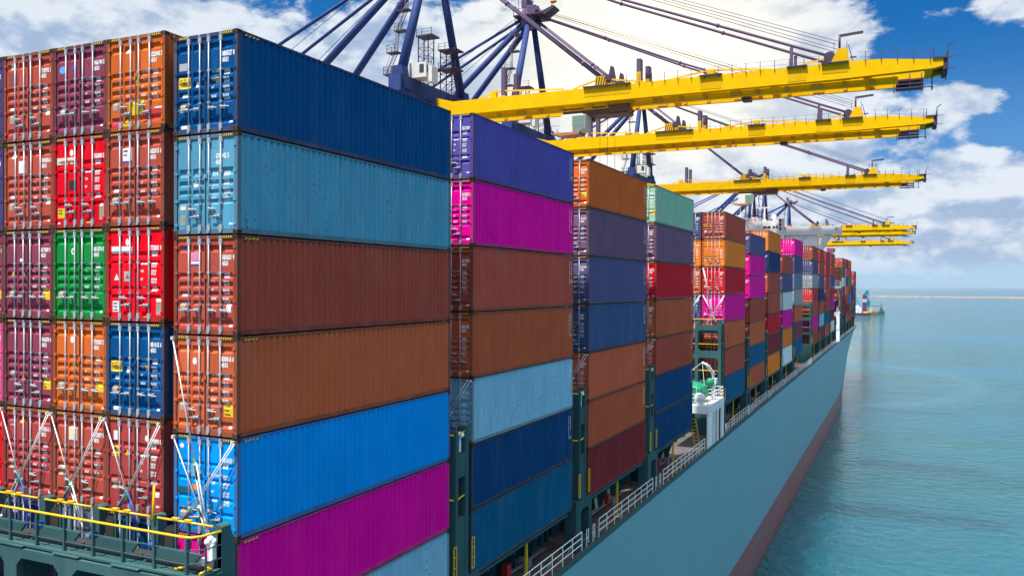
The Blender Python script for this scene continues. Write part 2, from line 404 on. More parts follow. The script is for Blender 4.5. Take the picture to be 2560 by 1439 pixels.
def frame_mesh(H):
    k = ('frame', H)
    if k in _cache: return _cache[k]
    s = MB(); h = W / 2
    for sx in (-1, 1):
        a, b_ = sorted((sx * h, sx * (h - 0.115)))
        s.box(a, b_, 0.004, 0.15, 0.12, H - 0.12); s.box(a, b_, L - 0.15, L - 0.004, 0.12, H - 0.12)
        a, b_ = sorted((sx * (h - 0.003), sx * (h - 0.07)))
        s.box(a, b_, 0.17, L - 0.17, H - 0.065, H - 0.006)
        a, b_ = sorted((sx * (h - 0.006), sx * (h - 0.055)))
        s.box(a, b_, 0.17, L - 0.17, 0.03, 0.16)
        a, b_ = sorted((sx * (h - 0.001), sx * (h - 0.12)))
        s.box(a, b_, 0.17, L - 0.17, 0.022, 0.045)
    s.box(-h + .17, h - .17, 0.006, 0.10, H - 0.115, H - 0.012); s.box(-h + .17, h - .17, 0.006, 0.10, 0.02, 0.145)
    s.box(-h + .17, h - .17, L - 0.10, L - 0.006, H - 0.11, H - 0.012); s.box(-h + .17, h - .17, L - 0.10, L - 0.006, 0.02, 0.15)
    _cache[k] = s.mesh('frame'); return _cache[k]
def casting_mesh():
    k = 'casting'
    if k in _cache: return _cache[k]
    s = MB(); a, b_, c = .162, .178, .118
    s.box(0, a, 0, b_, 0, c)
    s.prism([(.045, .025), (.085, .025), (.10, .045), (.10, .075), (.085, .095), (.045, .095), (.03, .075), (.03, .045)], 1, -0.002, 0.003, 1)
    s.prism([(.06, .03), (.12, .03), (.135, .06), (.12, .09), (.06, .09), (.045, .06)], 0, -0.002, 0.003, 1)
    s.prism([(.06, .03), (.12, .03), (.135, .06), (.12, .09), (.06, .09), (.045, .06)], 0, a - 0.003, a + 0.002, 1)
    _cache[k] = s.mesh('corner_casting'); return _cache[k]
HOLE = plain('casting hole', (0.008, 0.006, 0.005), 0.9)
def stripe_mesh(n=5, wd=0.42, ht=0.075):
    k = ('stripe', n, wd, ht)
    if k in _cache: return _cache[k]
    s = MB(); s.box(0, wd, 0, 0.003, 0, ht, 1); st = wd / n
    for i in range(n):
        x = i * st
        s.prism([(x + .005, .008), (x + st * .5 + .005, .008), (min(x + st * .95, wd - .002), ht - .008), (x + st * .45, ht - .008)], 1, -0.003, 0.0, 0)
    _cache[k] = s.mesh('hazard_stripe'); return _cache[k]
def text_verts(body, size, wscale=0.6, bold=0.009):
    k = ('txt', body, size, wscale)
    if k in _cache: return _cache[k]
    cu_ = bpy.data.curves.new('text', 'FONT'); cu_.body = body; cu_.size = size; cu_.offset = bold * size / 0.14; cu_.resolution_u = 2
    cu_.space_character = 1.08
    ob = bpy.data.objects.new('text', cu_); col.objects.link(ob)
    dg = bpy.context.evaluated_depsgraph_get(); me = ob.evaluated_get(dg).to_mesh()
    vs = [(v.co.x * wscale, v.co.y) for v in me.vertices]; fs = [tuple(p.vertices) for p in me.polygons]
    ob.evaluated_get(dg).to_mesh_clear(); bpy.data.objects.remove(ob); bpy.data.curves.remove(cu_)
    _cache[k] = (vs, fs); return vs, fs
def door_text(lines, style, H):
    # lines: (text, x, z(top line), size, wscale); follows the ribs of the door
    s = MB()
    for tx, x, z, size, ws in lines:
        vs, fs = text_verts(tx, size, ws)
        s.add([(x + a, door_depth(style, H, x + a, z + b_) - 0.004, z + b_) for a, b_ in vs], fs)
    return s
def label_mesh(shape, w_, h_, x, z, style, H):
    s = MB()
    if shape == 'disc':
        n = 18; vs = [(x, door_depth(style, H, x, z) - 0.006, z)]
        for i in range(n):
            a = 2 * math.pi * i / n; px, pz = x + math.cos(a) * w_ / 2, z + math.sin(a) * h_ / 2
            vs.append((px, door_depth(style, H, px, pz) - 0.006, pz))
        s.add(vs, [(0, i + 1, (i + 1) % n + 1) for i in range(n)])
    elif shape == 'tri':
        vs = [(x - w_ / 2, z - h_ / 2), (x + w_ / 2, z - h_ / 2), (x, z + h_ / 2)]
        s.add([(a, door_depth(style, H, a, c) - 0.006, c) for a, c in vs], [(0, 1, 2)])
    else:
        nx, nz = 3, max(2, int(h_ / 0.03))
        vs = [(x - w_ / 2 + w_ * i / nx, z - h_ / 2 + h_ * j / nz) for j in range(nz + 1) for i in range(nx + 1)]
        s.add([(a, door_depth(style, H, a, c) - 0.005, c) for a, c in vs],
              [(j * (nx + 1) + i, j * (nx + 1) + i + 1, (j + 1) * (nx + 1) + i + 1, (j + 1) * (nx + 1) + i) for j in range(nz) for i in range(nx)])
    return s
RODS = [-0.625, -0.195, 0.145, 0.60]
HC, LOW = 2.885, 2.585
GRP = 'shipping containers stacked on deck'
def weights(style, H, kg):
    zt = H
    rows = [('MAX. GROSS', f'{kg[0]} KGS', .395), ('', f'{kg[1]} LBS', .425), ('TARE', f'{kg[2]} KGS', .475), ('', f'{kg[3]} LBS', .505), ('NET', f'{kg[4]} KGS', .56), ('', f'{kg[5]} LBS', .59), ('CU.CAP.', '76.4 CU.M', .645), ('', '2,700 CU.FT', .675)]
    ln = []
    for a, b_, v in rows:
        if a: ln.append((a, 0.22, zt - v * H, 0.088, .55))
        ln.append((b_, 0.66, zt - v * H, 0.088, .5))
    return ln
KG = [('32,500', '71,650', '3,860', '8,510', '28,640', '63,140'), ('30,480', '67,200', '3,980', '8,770', '26,500', '58,420'), ('32,500', '71,650', '3,940', '8,690', '28,560', '62,960')]
N = 0
def container(cn, x, y, zb, H, label, detail=2, style='A', number=None, code='45G1', stickers=(), numx=0.66, side_marks=False, right_stripe=True, tilt=None):
    """x: centre, y: door end, zb: underside"""
    global N; N += 1
    t_ = thing('shipping_container', label, 'shipping container', (x + rnd.uniform(-.005, .005), y + rnd.uniform(-.01, .022), Z0 + zb), GRP)
    t_.rotation_euler.z = R(rnd.uniform(-.025, .025))
    pm, fm = cpaint(cn), cframe(cn)
    put('body', body_mesh(H), pm, t_); put('frame', frame_mesh(H), fm, t_)
    if detail >= 1:
        for sx in (0, 1):
            for zz in (0, H - 0.118):
                o = put('corner_casting', casting_mesh(), [CASTING, HOLE], t_, (-W / 2 - .002 if sx == 0 else W / 2 - .16, -0.004, zz))
                if sx == 1 and detail >= 1: put('corner_casting', casting_mesh(), [CASTING, HOLE], t_, (W / 2 - .16, L - .174, zz))
    for sd in (-1, 1):
        d_ = put('door', door_mesh(style, H, sd), [pm, GASKET], t_)
        for i, rx in enumerate(RODS):
            if (rx > 0) != (sd > 0): continue
            put('locking_rod', rod_mesh(H), GALV, d_, (rx, -0.005, 0))
            if detail >= 1:
                dd = 1 if i in (0, 2) else -1
                if cn in ('green', 'dark blue') or style == 'A' and (N % 3 == 0): dd = (-1, -1, 1, 1)[i]; hz = .245
                else: hz = .25 if i in (0, 2) else .175
                put('door_handle', handle_mesh(dd), GALV, d_, (rx, 0.0, H * hz))
    if detail >= 1:
        for xx in (-W / 2 + .2, W / 2 - .62): put('hazard_stripe', stripe_mesh(), [YEL, BLK], t_, (xx, 0.003, H - 0.10))
        if detail >= 2 and right_stripe:
            put('hazard_stripe', stripe_mesh(4, 0.62, .07), [YEL, fm], t_, (W / 2 - .008, 0.28, H - 0.135), (0, 0, R(90)))
    if number:
        nl = [(number, numx, H * (1 - .245), 0.185, .62), (code, numx, H * (1 - .305), 0.17, .62)]
        door_text(nl, style, H).build('identification_number', MARK, t_)
        if detail >= 1: door_text(weights(style, H, KG[N % 3]), style, H).build('weight_table', MARK, t_)
    elif detail >= 1:
        door_text(weights(style, H, KG[N % 3]), style, H).build('weight_table', MARK, t_)
    for stk in stickers:
        shape, c_, u, v, w_, h_ = stk[:6]
        o = label_mesh(shape, w_ * W, h_ * H, (u - .5) * W, H * (1 - v), style, H).build('sticker', LBL[c_], t_)
        if len(stk) > 6:
            ln = [(tx, (u - .5) * W - w_ * W * .42, H * (1 - v) + h_ * H * (.22 - .3 * i), sz, .6) for i, (tx, sz) in enumerate(stk[6])]
            mk = door_text(ln, style, H)
            mk.v = [(a, b_ - .004, c) for a, b_, c in mk.v]; mk.build('sticker_text', BLK if c_ != 'blue' else MARK, o)
    if side_marks:
        s = MB(); z1 = H - .35
        for yy, n, st in ((L - .62, 11, 0), (L - .36, 7, 2)):
            z = z1 - st * .02
            for i in range(n):
                hh = 0.085; s.box(0, .003, yy, yy + .05 + .015 * (i % 2), z - hh, z); z -= .12
        s.build('side_marking', MARK, t_, (W / 2 - .008, 0, 0))
        s = MB()
        if N % 2: s.prism([(L - .45, H * .42), (L - .2, H * .42), (L - .32, H * .42 + .22)], 0, 0, .003)
        else: s.box(0, .003, L - .42, L - .22, H * .45, H * .53)
        s.build('side_sticker', YEL, t_, (W / 2 - .007, 0, 0))
    return t_

TW = ['top', 'second from the top', 'third from the top', 'fourth from the top', 'fifth from the top', 'sixth from the top', 'bottom']
ORD = ['first', 'second', 'third', 'fourth', 'fifth', 'sixth', 'seventh', 'eighth', 'ninth', 'tenth', 'eleventh', 'twelfth', 'thirteenth', 'fourteenth', 'fifteenth', 'sixteenth', 'seventeenth', 'eighteenth', 'nineteenth']
H0 = 2.907
bg_ = ('rect', 'beige', .135, .72, .085, .10)
dash = ('rect', 'white', .165, .62, .09, .03)
rs = ('rect', 'white', .89, .90, .06, .022)
cau = ('rect', 'yellow', .865, .72, .14, .125, [('CAUTION', .07), ('9\'6"', .07), ('HIGH', .07)])
big_y = ('rect', 'yellow', .165, .47, .19, .115, [('CAUTION', .09), ('9\'6" HIGH', .08)])
def a_lbl(*x): return list(x)
# nearest end faces: right-most stack first; (colour, style, number, code, stickers)
FRONT = [
 [('dark blue', 'A', '080527 8', '45G1', [('rect', 'grey', .145, .31, .13, .075), big_y, ('disc', 'white', .36, .50, .06, .06), ('rect', 'yellow', .675, .475, .06, .055), ('rect', 'white', .165, .60, .09, .035), bg_, ('rect', 'white', .155, .92, .09, .035), rs]),
  ('light blue', 'C', '670 942 5', '45G1', [('disc', 'white', .335, .49, .07, .07), ('rect', 'cream', .14, .73, .095, .04), ('rect', 'beige', .135, .85, .085, .105), rs, ('rect', 'darkred', .70, .38, .04, .035), ('rect', 'darkred', .20, .68, .06, .02), ('rect', 'darkred', .86, .61, .04, .02)]),
  ('rust brown', 'A', '565631 9', '45G1', [('disc', 'blue', .16, .13, .07, .05), ('rect', 'pink', .335, .215, .14, .085), ('rect', 'white', .335, .275, .14, .025), ('rect', 'blue', .335, .295, .14, .015), ('rect', 'white', .16, .60, .09, .025), bg_, ('rect', 'white', .86, .73, .07, .08), rs]),
  ('orange brown', 'A', '830016 6', '45G1', [('disc', 'white', .335, .26, .07, .075), bg_, ('rect', 'yellow', .865, .73, .14, .13, [('CAUTION', .07), ('9\'6" HIGH', .06), ('CONTAINER', .06)]), rs]),
  ('bright blue', 'D', '101410 6', '45G1', [('disc', 'white', .12, .12, .07, .05), ('rect', 'teal', .14, .575, .16, .075), ('rect', 'orange', .33, .53, .15, .055), ('rect', 'beige', .14, .79, .085, .11), ('rect', 'navy' if 0 else 'sky', .33, .36, .15, .12)]),
  ('magenta', 'B', None, None, [rs]), ('faded pale blue', 'C', None, None, [rs])],
 [('burnt orange', 'A', '022040 2', '45G1', [('disc', 'white', .36, .16, .07, .05), ('rect', 'yellow', .505, .455, .075, .16), ('tri', 'yellow', .36, .55, .07, .065), ('rect', 'yellow', .50, .75, .25, .17), ('rect', 'yellow', .35, .91, .17, .075), ('rect', 'red', .14, .90, .2, .09), ('rect', 'red', .82, .85, .36, .11), ('disc', 'pink', .36, .64, .06, .045), bg_, ('rect', 'white', .88, .78, .12, .018)]),
  ('rust brown', 'A', '662015 6', '45G1', [('disc', 'blue', .19, .145, .07, .05), ('rect', 'white', .36, .24, .16, .135, [('DANGER', .07), ('UN 3082', .06)]), ('rect', 'blue', .36, .315, .16, .015), dash, bg_, rs]),
  ('bright red', 'B', '772001 9', '45G0', [('disc', 'white', .36, .16, .065, .075), ('rect', 'white', .26, .24, .36, .075), ('tri', 'white', .17, .525, .09, .07), ('rect', 'grey', .36, .52, .12, .105), ('tri', 'red', .36, .52, .07, .05), ('rect', 'white', .17, .84, .14, .115, [('CAUTION', .06), ('9\'6" HIGH', .06), ('CONTAINER', .05)]), ('rect', 'white', .90, .77, .09, .035), ('rect', 'beige', .90, .86, .09, .13), ('rect', 'yellow', .68, .95, .08, .02), rs]),
  ('dark blue', 'A', '081415 6', '45G1', [big_y, ('disc', 'white', .365, .50, .07, .07), ('rect', 'yellow', .69, .475, .06, .055), ('rect', 'white', .17, .59, .09, .035), bg_, ('rect', 'white', .16, .92, .09, .035), rs]),
  ('brick red', 'B', '997099 0', '45G1', [('rect', 'yellow', .17, .37, .13, .11, [('CAUTION', .06), ('9\'6"', .06), ('HIGH', .06)]), ('tri', 'yellow', .37, .37, .08, .06), ('disc', 'white', .70, .20, .055, .065), ('rect', 'white', .16, .20, .07, .1), bg_, ('rect', 'white', .88, .78, .07, .05), rs]),
  ('navy blue', 'A', '719742 7', '45G1', [rs]), ('dark teal', 'A', None, None, [])],
 [('plum red', 'A', '966194 5', '45G1', [('disc', 'sky', .165, .255, .12, .085), ('disc', 'blue', .37, .25, .075, .052), ('rect', 'grey', .165, .69, .085, .10), rs]),
  ('bright red', 'B', '762000 3', '45G0', [('disc', 'white', .34, .17, .07, .075), ('rect', 'cream', .24, .255, .36, .075), ('rect', 'black', .36, .525, .14, .11), ('rect', 'yellow', .15, .83, .14, .11, [('CAUTION', .06), ('9\'6" HIGH', .06)]), ('rect', 'white', .90, .75, .09, .035), ('rect', 'beige', .90, .84, .09, .13), ('disc', 'white', .10, .95, .06, .045), ('rect', 'yellow', .67, .94, .1, .02), rs]),
  ('green', 'A', '601574 8', '45G1', [('disc', 'white', .375, .245, .075, .075), ('disc', 'green', .375, .245, .03, .04), bg_, rs]),
  ('burnt orange', 'A', '770303 2', '45G1', [('disc', 'white', .36, .21, .075, .075), ('tri', 'yellow', .37, .47, .09, .07), ('rect', 'yellow', .875, .70, .14, .13, [('CAUTION', .07), ('9\'6"', .07)]), bg_, ('disc', 'white', .93, .94, .05, .045)]),
  ('rust brown', 'A', '613507 0', '45G1', [('rect', 'cream', .37, .235, .16, .145), ('rect', 'blue', .37, .315, .16, .014), dash, ('rect', 'beige', .13, .66, .08, .10), rs]),
  ('grey blue', 'B', None, None, [('disc', 'green', .24, .45, .08, .06), ('rect', 'white', .2, .3, .15, .1)]), ('grey', 'A', None, None, [])],
 [('rust brown', 'A', '710992 1', '45G1', [('rect', 'white', .17, .13, .085, .06), ('rect', 'darkred', .19, .27, .21, .14), dash, ('rect', 'beige', .16, .735, .085, .105), ('rect', 'white', .88, .69, .08, .08), rs]),
  ('rust brown', 'A', '394036 6', '45G1', [('rect', 'white', .19, .15, .08, .06), ('rect', 'white', .36, .28, .14, .14), ('tri', 'yellow', .375, .54, .09, .07), dash, bg_, ('rect', 'white', .88, .68, .08, .08), rs]),
  ('plum red', 'A', '417409 9', '45G1', [('rect', 'white', .36, .335, .06, .035), ('tri', 'yellow', .19, .49, .09, .065), ('disc', 'white', .38, .49, .055, .05), ('rect', 'beige', .17, .68, .085, .10), cau, rs]),
  ('plum red', 'A', '946070 6', '45G1', [('disc', 'blue', .39, .40, .07, .05), ('rect', 'beige', .16, .64, .085, .09), ('tri', 'yellow', .385, .665, .09, .07), cau, rs]),
  ('brick red', 'A', '710316 7', '45G1', [('disc', 'blue', .20, .15, .07, .05), ('tri', 'yellow', .37, .15, .09, .065), ('rect', 'grey', .19, .21, .12, .02), ('disc', 'white', .92, .92, .05, .045), ('rect', 'beige', .15, .66, .085, .10)]),
  ('indigo', 'A', None, None, [('rect', 'white', .2, .18, .14, .05)]), ('dark blue', 'A', None, None, [('rect', 'yellow', .5, .3, .2, .1)])],
 [('indigo', 'A', '220417 5', '45G1', [rs]), ('indigo', 'A', '336912 8', '45G1', [rs]), ('plum red', 'A', '400128 1', '45G1', [cau, rs]), ('pink', 'A', '500314 0', '45G1', [bg_]),
  ('bright red', 'B', '200230 1', '45G0', [rs]), ('dark teal', 'A', None, None, []), ('maroon', 'A', None, None, [])],
]
PW = 2.45
PILE = ['nearest outer stack', 'nearest second stack', 'nearest third stack', 'nearest fourth stack', 'leftmost stack']
for ci, stack in enumerate(FRONT):
    if ci == 0: x, y, zt = -W / 2, 0.0, 0.0
    else: x, y, zt = -W - 0.445 - PW * (ci - 1) - W / 2, 0.05, 0.31
    for ti, (cn, stl, num, code, stk) in enumerate(stack):
        where = f'{TW[ti]} in {PILE[ci]}'
        lb = f'{cn} container marked {num}, {where}' if num else f'{cn} container, {where}'
        container(cn, x, y, zt - H0 * (ti + 1) + .018, HC, lb, 2, stl, num, code or '', stk, 0.62 if not (num and ' 942' in num) else 0.38, right_stripe=cn not in ('light blue',))

# bays further along the rail: (door end y, top z, [tiers], [(style, number)])
BAYS = [
 (14.16, .305, ['flare tinted blue', 'magenta', 'rust brown', 'orange brown', 'faded pale blue', 'navy blue', 'teal blue'], [('B', '551739 1'), ('A', '813301 8'), ('A', '631435 2'), ('A', '502170 7'), ('C', '672 011 0'), ('A', None), ('A', None)]),
 (28.92, .357, ['burnt orange', 'grey purple', 'slate blue', 'worn slate blue', 'terracotta', 'orange brown', 'maroon'], [('A', '022300 0'), ('A', '45 65 5'), ('A', '516144 0'), ('A', '49 4'), ('A', '770034 0'), ('A', None), ('A', None)]),
 (43.76, .427, ['mint green', 'grey purple', 'red', 'orange brown', 'rust brown', 'navy blue', 'navy blue'], [('B', '700007 0'), ('A', '320 5'), ('A', '700773 3'), ('A', '400007 8'), ('A', '600007 1'), ('A', None), ('A', None)]),
 (70.43, .631, ['rust brown', 'orange', 'red', 'magenta', 'orange brown', 'rust brown', 'teal blue'], [('A', '770430 1'), ('B', None), ('A', '700330 2'), ('A', '813077 4'), ('A', None), ('A', None), ('A', None)]),
 (86.01, -.70, ['slate blue', 'magenta', 'magenta', 'rust brown', 'orange brown', 'teal blue', 'terracotta'], None),
 (100.94, .547, ['orange', 'navy blue', 'rust brown', 'rust brown', 'red', 'maroon', 'orange'], None),
 (116.2, -2.33, ['rust brown', 'slate blue', 'white', 'magenta', 'orange', 'white'], None),
 (131.18, 1.0, ['magenta', 'slate blue', 'grey blue', 'grey', 'terracotta', 'plum red', 'teal blue'], None),
 (161.83, 1.138, ['rust brown', 'slate blue', 'grey', 'coral red', 'rust brown', 'magenta', 'rust brown'], None),
 (177.2, 1.18, ['coral red', 'rust brown', 'slate blue', 'navy blue', 'rust brown', 'faded pale blue', 'plum red'], None),
 (193.0, 1.18, ['rose red', 'rose red', 'rust brown', 'rust brown', 'rust brown', 'teal blue', 'rust brown'], None),
 (208.4, 1.35, ['rust brown', 'rust brown', 'slate blue', 'rose red', 'magenta', 'maroon', 'white'], None),
 (236.5, -1.78, ['rust brown', 'rust brown', 'rust brown', 'orange brown', 'rust brown', 'teal blue'], None),
 (252.0, 1.48, ['rust brown', 'green', 'white', 'slate blue', 'maroon', 'plum red', 'navy blue'], None),
 (268.5, 1.65, ['plum red', 'pink', 'slate blue', 'burnt orange', 'rust brown', 'maroon', 'terracotta'], None),
 (284.0, 1.72, ['burnt orange', 'rust brown', 'green', 'rust brown', 'bright blue', 'rust brown', 'coral red'], None),
 (299.5, -6.45, ['slate blue', 'maroon', 'tan', 'teal blue'], None),
 (315.0, -1.52, ['rose red', 'rose red', 'slate blue', 'maroon', 'navy blue', 'orange brown'], None),
]
YB = [0.0] + [b_[0] for b_ in BAYS]
LOWSET = {(5, 0), (5, 1), (5, 5), (5, 6)}
BOT = [-20.35]
def tierword(ti, n): return TW[-1] if ti == n - 1 else TW[ti]
for bi, (y, zt, cols_, fr) in enumerate(BAYS):
    k = bi + 2; z = zt; n = len(cols_)
    for ti, cn in enumerate(cols_):
        low = (k - 1, ti) in LOWSET
        pitch, H = (2.605, LOW) if low else (H0, HC)
        z -= pitch
        stl, num = fr[ti] if fr else (('B' if cn in ('orange', 'red', 'coral red') else 'A'), f'{(71 * k + 13 * ti) % 90 + 10}{(331 * k + 77 * ti) % 9000 + 1000} {ti}')
        lb = f'{cn} container marked {num}, {tierword(ti, n)} in the {ORD[k - 1]} bay' if fr and num else f'{cn} container, {tierword(ti, n)} in the outer stack of the {ORD[k - 1]} bay'
        stk = [bg_, rs] if k <= 5 else [bg_]
        if k == 5 and ti in (0, 2): stk += [('rect', 'yellow', .16, .48, .2, .06), ('tri', 'yellow', .36, .5, .1, .07)]
        if k in (3, 4) and ti == 0: stk += [cau]
        if cn == 'orange' and k == 5: stk += [('disc', 'black', .2, .7, .13, .11)]
        container(cn, -W / 2, y, z + .018, H, lb, 1 if k <= 5 else 0, stl, num, '45G1', stk, side_marks=(k in (2, 3, 4) and ti < 6 and cn not in ('mint green',)))
    BOT.append(z)
# stacks one step inboard that show through the gaps
INNER = {2: ['rust brown', 'navy blue', 'rust brown', 'plum red', 'rust brown', 'grey', 'navy blue'], 5: ['slate blue', 'orange', 'terracotta', 'slate blue', 'rust brown', 'rust brown', 'green'],
         7: ['orange', 'rust brown'], 9: ['rust brown', 'rust brown'], 10: ['rust brown', 'rust brown', 'grey', 'red', 'rust brown', 'maroon', 'rust brown'], 14: ['rust brown', 'rust brown', 'maroon'], 15: ['rust brown']}
for k, cols_ in INNER.items():
    y, zt = BAYS[k - 2][0], BAYS[k - 2][1]
    for ti, cn in enumerate(cols_):
        container(cn, -W * 1.5 - 0.12, y + .02, zt - H0 * (ti + 1) + .018, HC, f'{cn} container, {TW[ti]} in the {ORD[k - 1]} bay\'s inner stack', 0 if k > 5 else 1, 'B' if cn == 'orange' else 'A', f'{(53 * k + 7 * ti) % 90 + 10}{(457 * k + 91 * ti) % 9000 + 1000} {ti + 1}', '45G1', [bg_])

# ------------------------------------------------------------------ the ship
DECK = -22.72
ship = thing('container_ship', 'huge container ship with blue grey hull and red underwater band', 'container ship', (0, 0, 0))
def zz(z): return Z0 + z
# hull: stations (y, deck half reach, water half reach) measured from the rail x = 0.55 towards the far side x = -50.5
mt, t, b = base_mat('hull paint')
geo = t.new('ShaderNodeNewGeometry'); P = geo.outputs['Position']
sp = t.new('ShaderNodeSeparateXYZ'); t.put(sp, 0, P)
edge = t.math('ADD', sp.outputs[2], t.math('MULTIPLY', t.math('SUBTRACT', t.noise(t.scalev(P, 1, .5, 1), 0.5, 4), .5), 0.12))
isred = t.mapr(edge, 5.36, 5.30)
pl = t.noise(t.scalev(P, 1, 0.35, 0.12), 0.8, 5, 0.6)
big = t.noise(P, 0.05, 4, 0.5)
bl = t.mix(t.mapr(pl, .3, .7), (0.165, 0.365, 0.435), (0.195, 0.405, 0.475))
bl = t.mix(t.mapr(big, .35, .65), bl, (0.178, 0.38, 0.445))
scr = t.mapr(t.noise(t.scalev(P, 1, .08, .35), 1.1, 4, .6), .62, .72, 0, .35)
bl = t.mix(scr, bl, (0.11, 0.30, 0.42))
# plate seams
seam = t.math('LESS_THAN', t.math('ABSOLUTE', t.math('SUBTRACT', t.math('FRACT', t.math('DIVIDE', sp.outputs[1], 11.7)), .5)), 0.004)
seam2 = t.math('LESS_THAN', t.math('ABSOLUTE', t.math('SUBTRACT', t.math('FRACT', t.math('DIVIDE', sp.outputs[2], 2.9)), .5)), 0.008)
bl = t.mix(t.math('MULTIPLY', t.math('MAXIMUM', seam, seam2), .22), bl, (0.03, 0.10, 0.15))
rustn = t.mapr(t.noise(t.scalev(P, 1, .9, .13), 1.3, 5, .65), .66, .74, 0, .5)
rustn = t.math('MULTIPLY', rustn, t.mapr(t.noise(P, .12, 2), .5, .65))
bl = t.mix(rustn, bl, (0.16, 0.09, 0.06))
sc1 = t.noise(t.addv(t.scalev(P, 1, .22, .55), (0, 4, 2)), 0.55, 6, .62, .5)
rd = t.mix(t.mapr(sc1, .45, .62), (0.35, 0.07, 0.05), (0.24, 0.11, 0.11))
rd = t.mix(t.mapr(t.noise(t.scalev(P, 1, .3, .7), .9, 5, .65), .6, .7), rd, (0.42, 0.16, 0.08))
rd = t.mix(t.mapr(edge, 1.3, .3, 0, .75), rd, (0.07, 0.06, 0.04))
runs = t.math('MULTIPLY', t.mapr(t.noise(t.scalev(P, 1, 1.6, .06), 1.0, 4, .6), .60, .70, 0, .55), t.mapr(sp.outputs[2], 8, 20))
bl = t.mix(runs, bl, (0.20, 0.24, 0.22))
t.put(b, 'Base Color', t.mix(isred, bl, rd)); b.inputs['Roughness'].default_value = 0.42
bp = t.new('ShaderNodeBump'); bp.inputs['Strength'].default_value = 0.10; bp.inputs['Distance'].default_value = 0.06
t.put(bp, 'Height', t.noise(t.scalev(P, 1, .5, .5), .8, 3)); t.put(b, 'Normal', bp.outputs[0])
HULL = mt
st = [(-60, .55, .55), (0, .55, .55), (60, .55, .55), (120, .55, .55), (180, .55, .55), (230, .55, .45), (255, .55, -.3), (280, .55, -2.0), (300, .5, -5.0), (315, .3, -8.4), (326, -.15, -11.5), (338, -3.0, -15.5), (352, -9, -20.5), (366, -18, -24.6), (374, -25, -25)]
s = MB(); n = len(st); NL = 8
for y, xd, xw in st:
    for j in range(NL + 1):
        f = j / NL; z = (zz(DECK) + .02) * (1 - f) + (-2.0) * f
        bow = max(0, (y - 330) / 44) * 6 * (1 - f)
        x = xd * (1 - f ** 1.15) + xw * f ** 1.15
        s.v.append((x, y + bow, z))
for i in range(n - 1):
    for j in range(NL):
        a = i * (NL + 1) + j; s.f.append((a, a + 1, a + NL + 2, a + NL + 1)); s.m.append(0); s.sm.append(True)
s.add([(-50.5 if k < 6 else -50.5 - q[1] + .55, q[0], z) for k, q in enumerate(st) for z in (zz(DECK), -2)], [(2 * i, 2 * i + 2, 2 * i + 3, 2 * i + 1) for i in range(n - 1)])
s.quad((.55, -60, -2), (.55, -60, zz(DECK)), (-50.5, -60, zz(DECK)), (-50.5, -60, -2))
s.build('hull', HULL, ship)
s = MB(); vs = [(q[1] - .1, q[0] + (max(0, (q[0] - 330) / 44) * 6), zz(DECK) - .02) for q in st] + [(-50.0 if k < 6 else -50 - q[1] + .55, q[0], zz(DECK) - .02) for k, q in enumerate(st)]
s.add(vs, [(i, i + 1, n + i + 1, n + i) for i in range(n - 1)])
s.build('deck', DECKM, ship)
s = MB()
for i in range(n - 4):
    a, c = st[i], st[i + 1]
    s.box(min(a[1], c[1]) - .06, max(a[1], c[1]) + .02, a[0], c[0], zz(DECK) - .04, zz(DECK) + .26)
s.build('gunwale', TEAL, ship)

def tube_rail(s, x0, x1, y, z, h=1.05, step=1.35, mi=0, r=.03):
    pass
def deck_rail(y0, y1, x=.42):
    s = MB(); z = zz(DECK) + .26; L_ = y1 - y0; k = max(2, round(L_ / 1.45))
    for i in range(k + 1):
        y = y0 + L_ * i / k
        s.tube([(x, y, z), (x, y, z + 1.1)], .032, 5)
        if i % 2 == 1: s.tube([(x, y, z + .75), (x - .45, y + .1, z)], .025, 4)
    for hh in (1.1, .74, .38): s.tube([(x, y0, z + hh), (x, y1, z + hh)], .028, 5)
    return s.build('railing', SHIPW, ship)
def arch(s, x, y0, y1, z0, z1, wy0, wy1, wz0, wz1, th, mi=0, ax=0, c=.22):
    """a plate in the y-z plane with one chamfered window"""
    o = [(y0, z0), (y1, z0), (y1, z1), (y0, z1)]
    i_ = [(wy0 + c, wz0), (wy1 - c, wz0), (wy1, wz0 + c), (wy1, wz1 - c), (wy1 - c, wz1), (wy0 + c, wz1), (wy0, wz1 - c), (wy0, wz0 + c)]
    polys = [[o[0], o[1], i_[1], i_[0]], [o[1], i_[2], i_[1]], [o[1], o[2], i_[3], i_[2]], [o[2], i_[4], i_[3]], [o[2], o[3], i_[5], i_[4]], [o[3], i_[6], i_[5]], [o[3], o[0], i_[7], i_[6]], [o[0], i_[0], i_[7]]]
    def P(p, t):
        return (t, p[0], p[1]) if ax == 0 else (p[0], t, p[1])
    for q in polys:
        for tt in (x, x - th):
            vs = [P(p, tt) for p in q]; s.add(vs, [tuple(range(len(q)))], mi)
    for loop in (o, i_):
        m_ = len(loop)
        for k in range(m_):
            p, q = loop[k], loop[(k + 1) % m_]
            s.add([P(p, x), P(q, x), P(q, x - th), P(p, x - th)], [(0, 1, 2, 3)], mi)
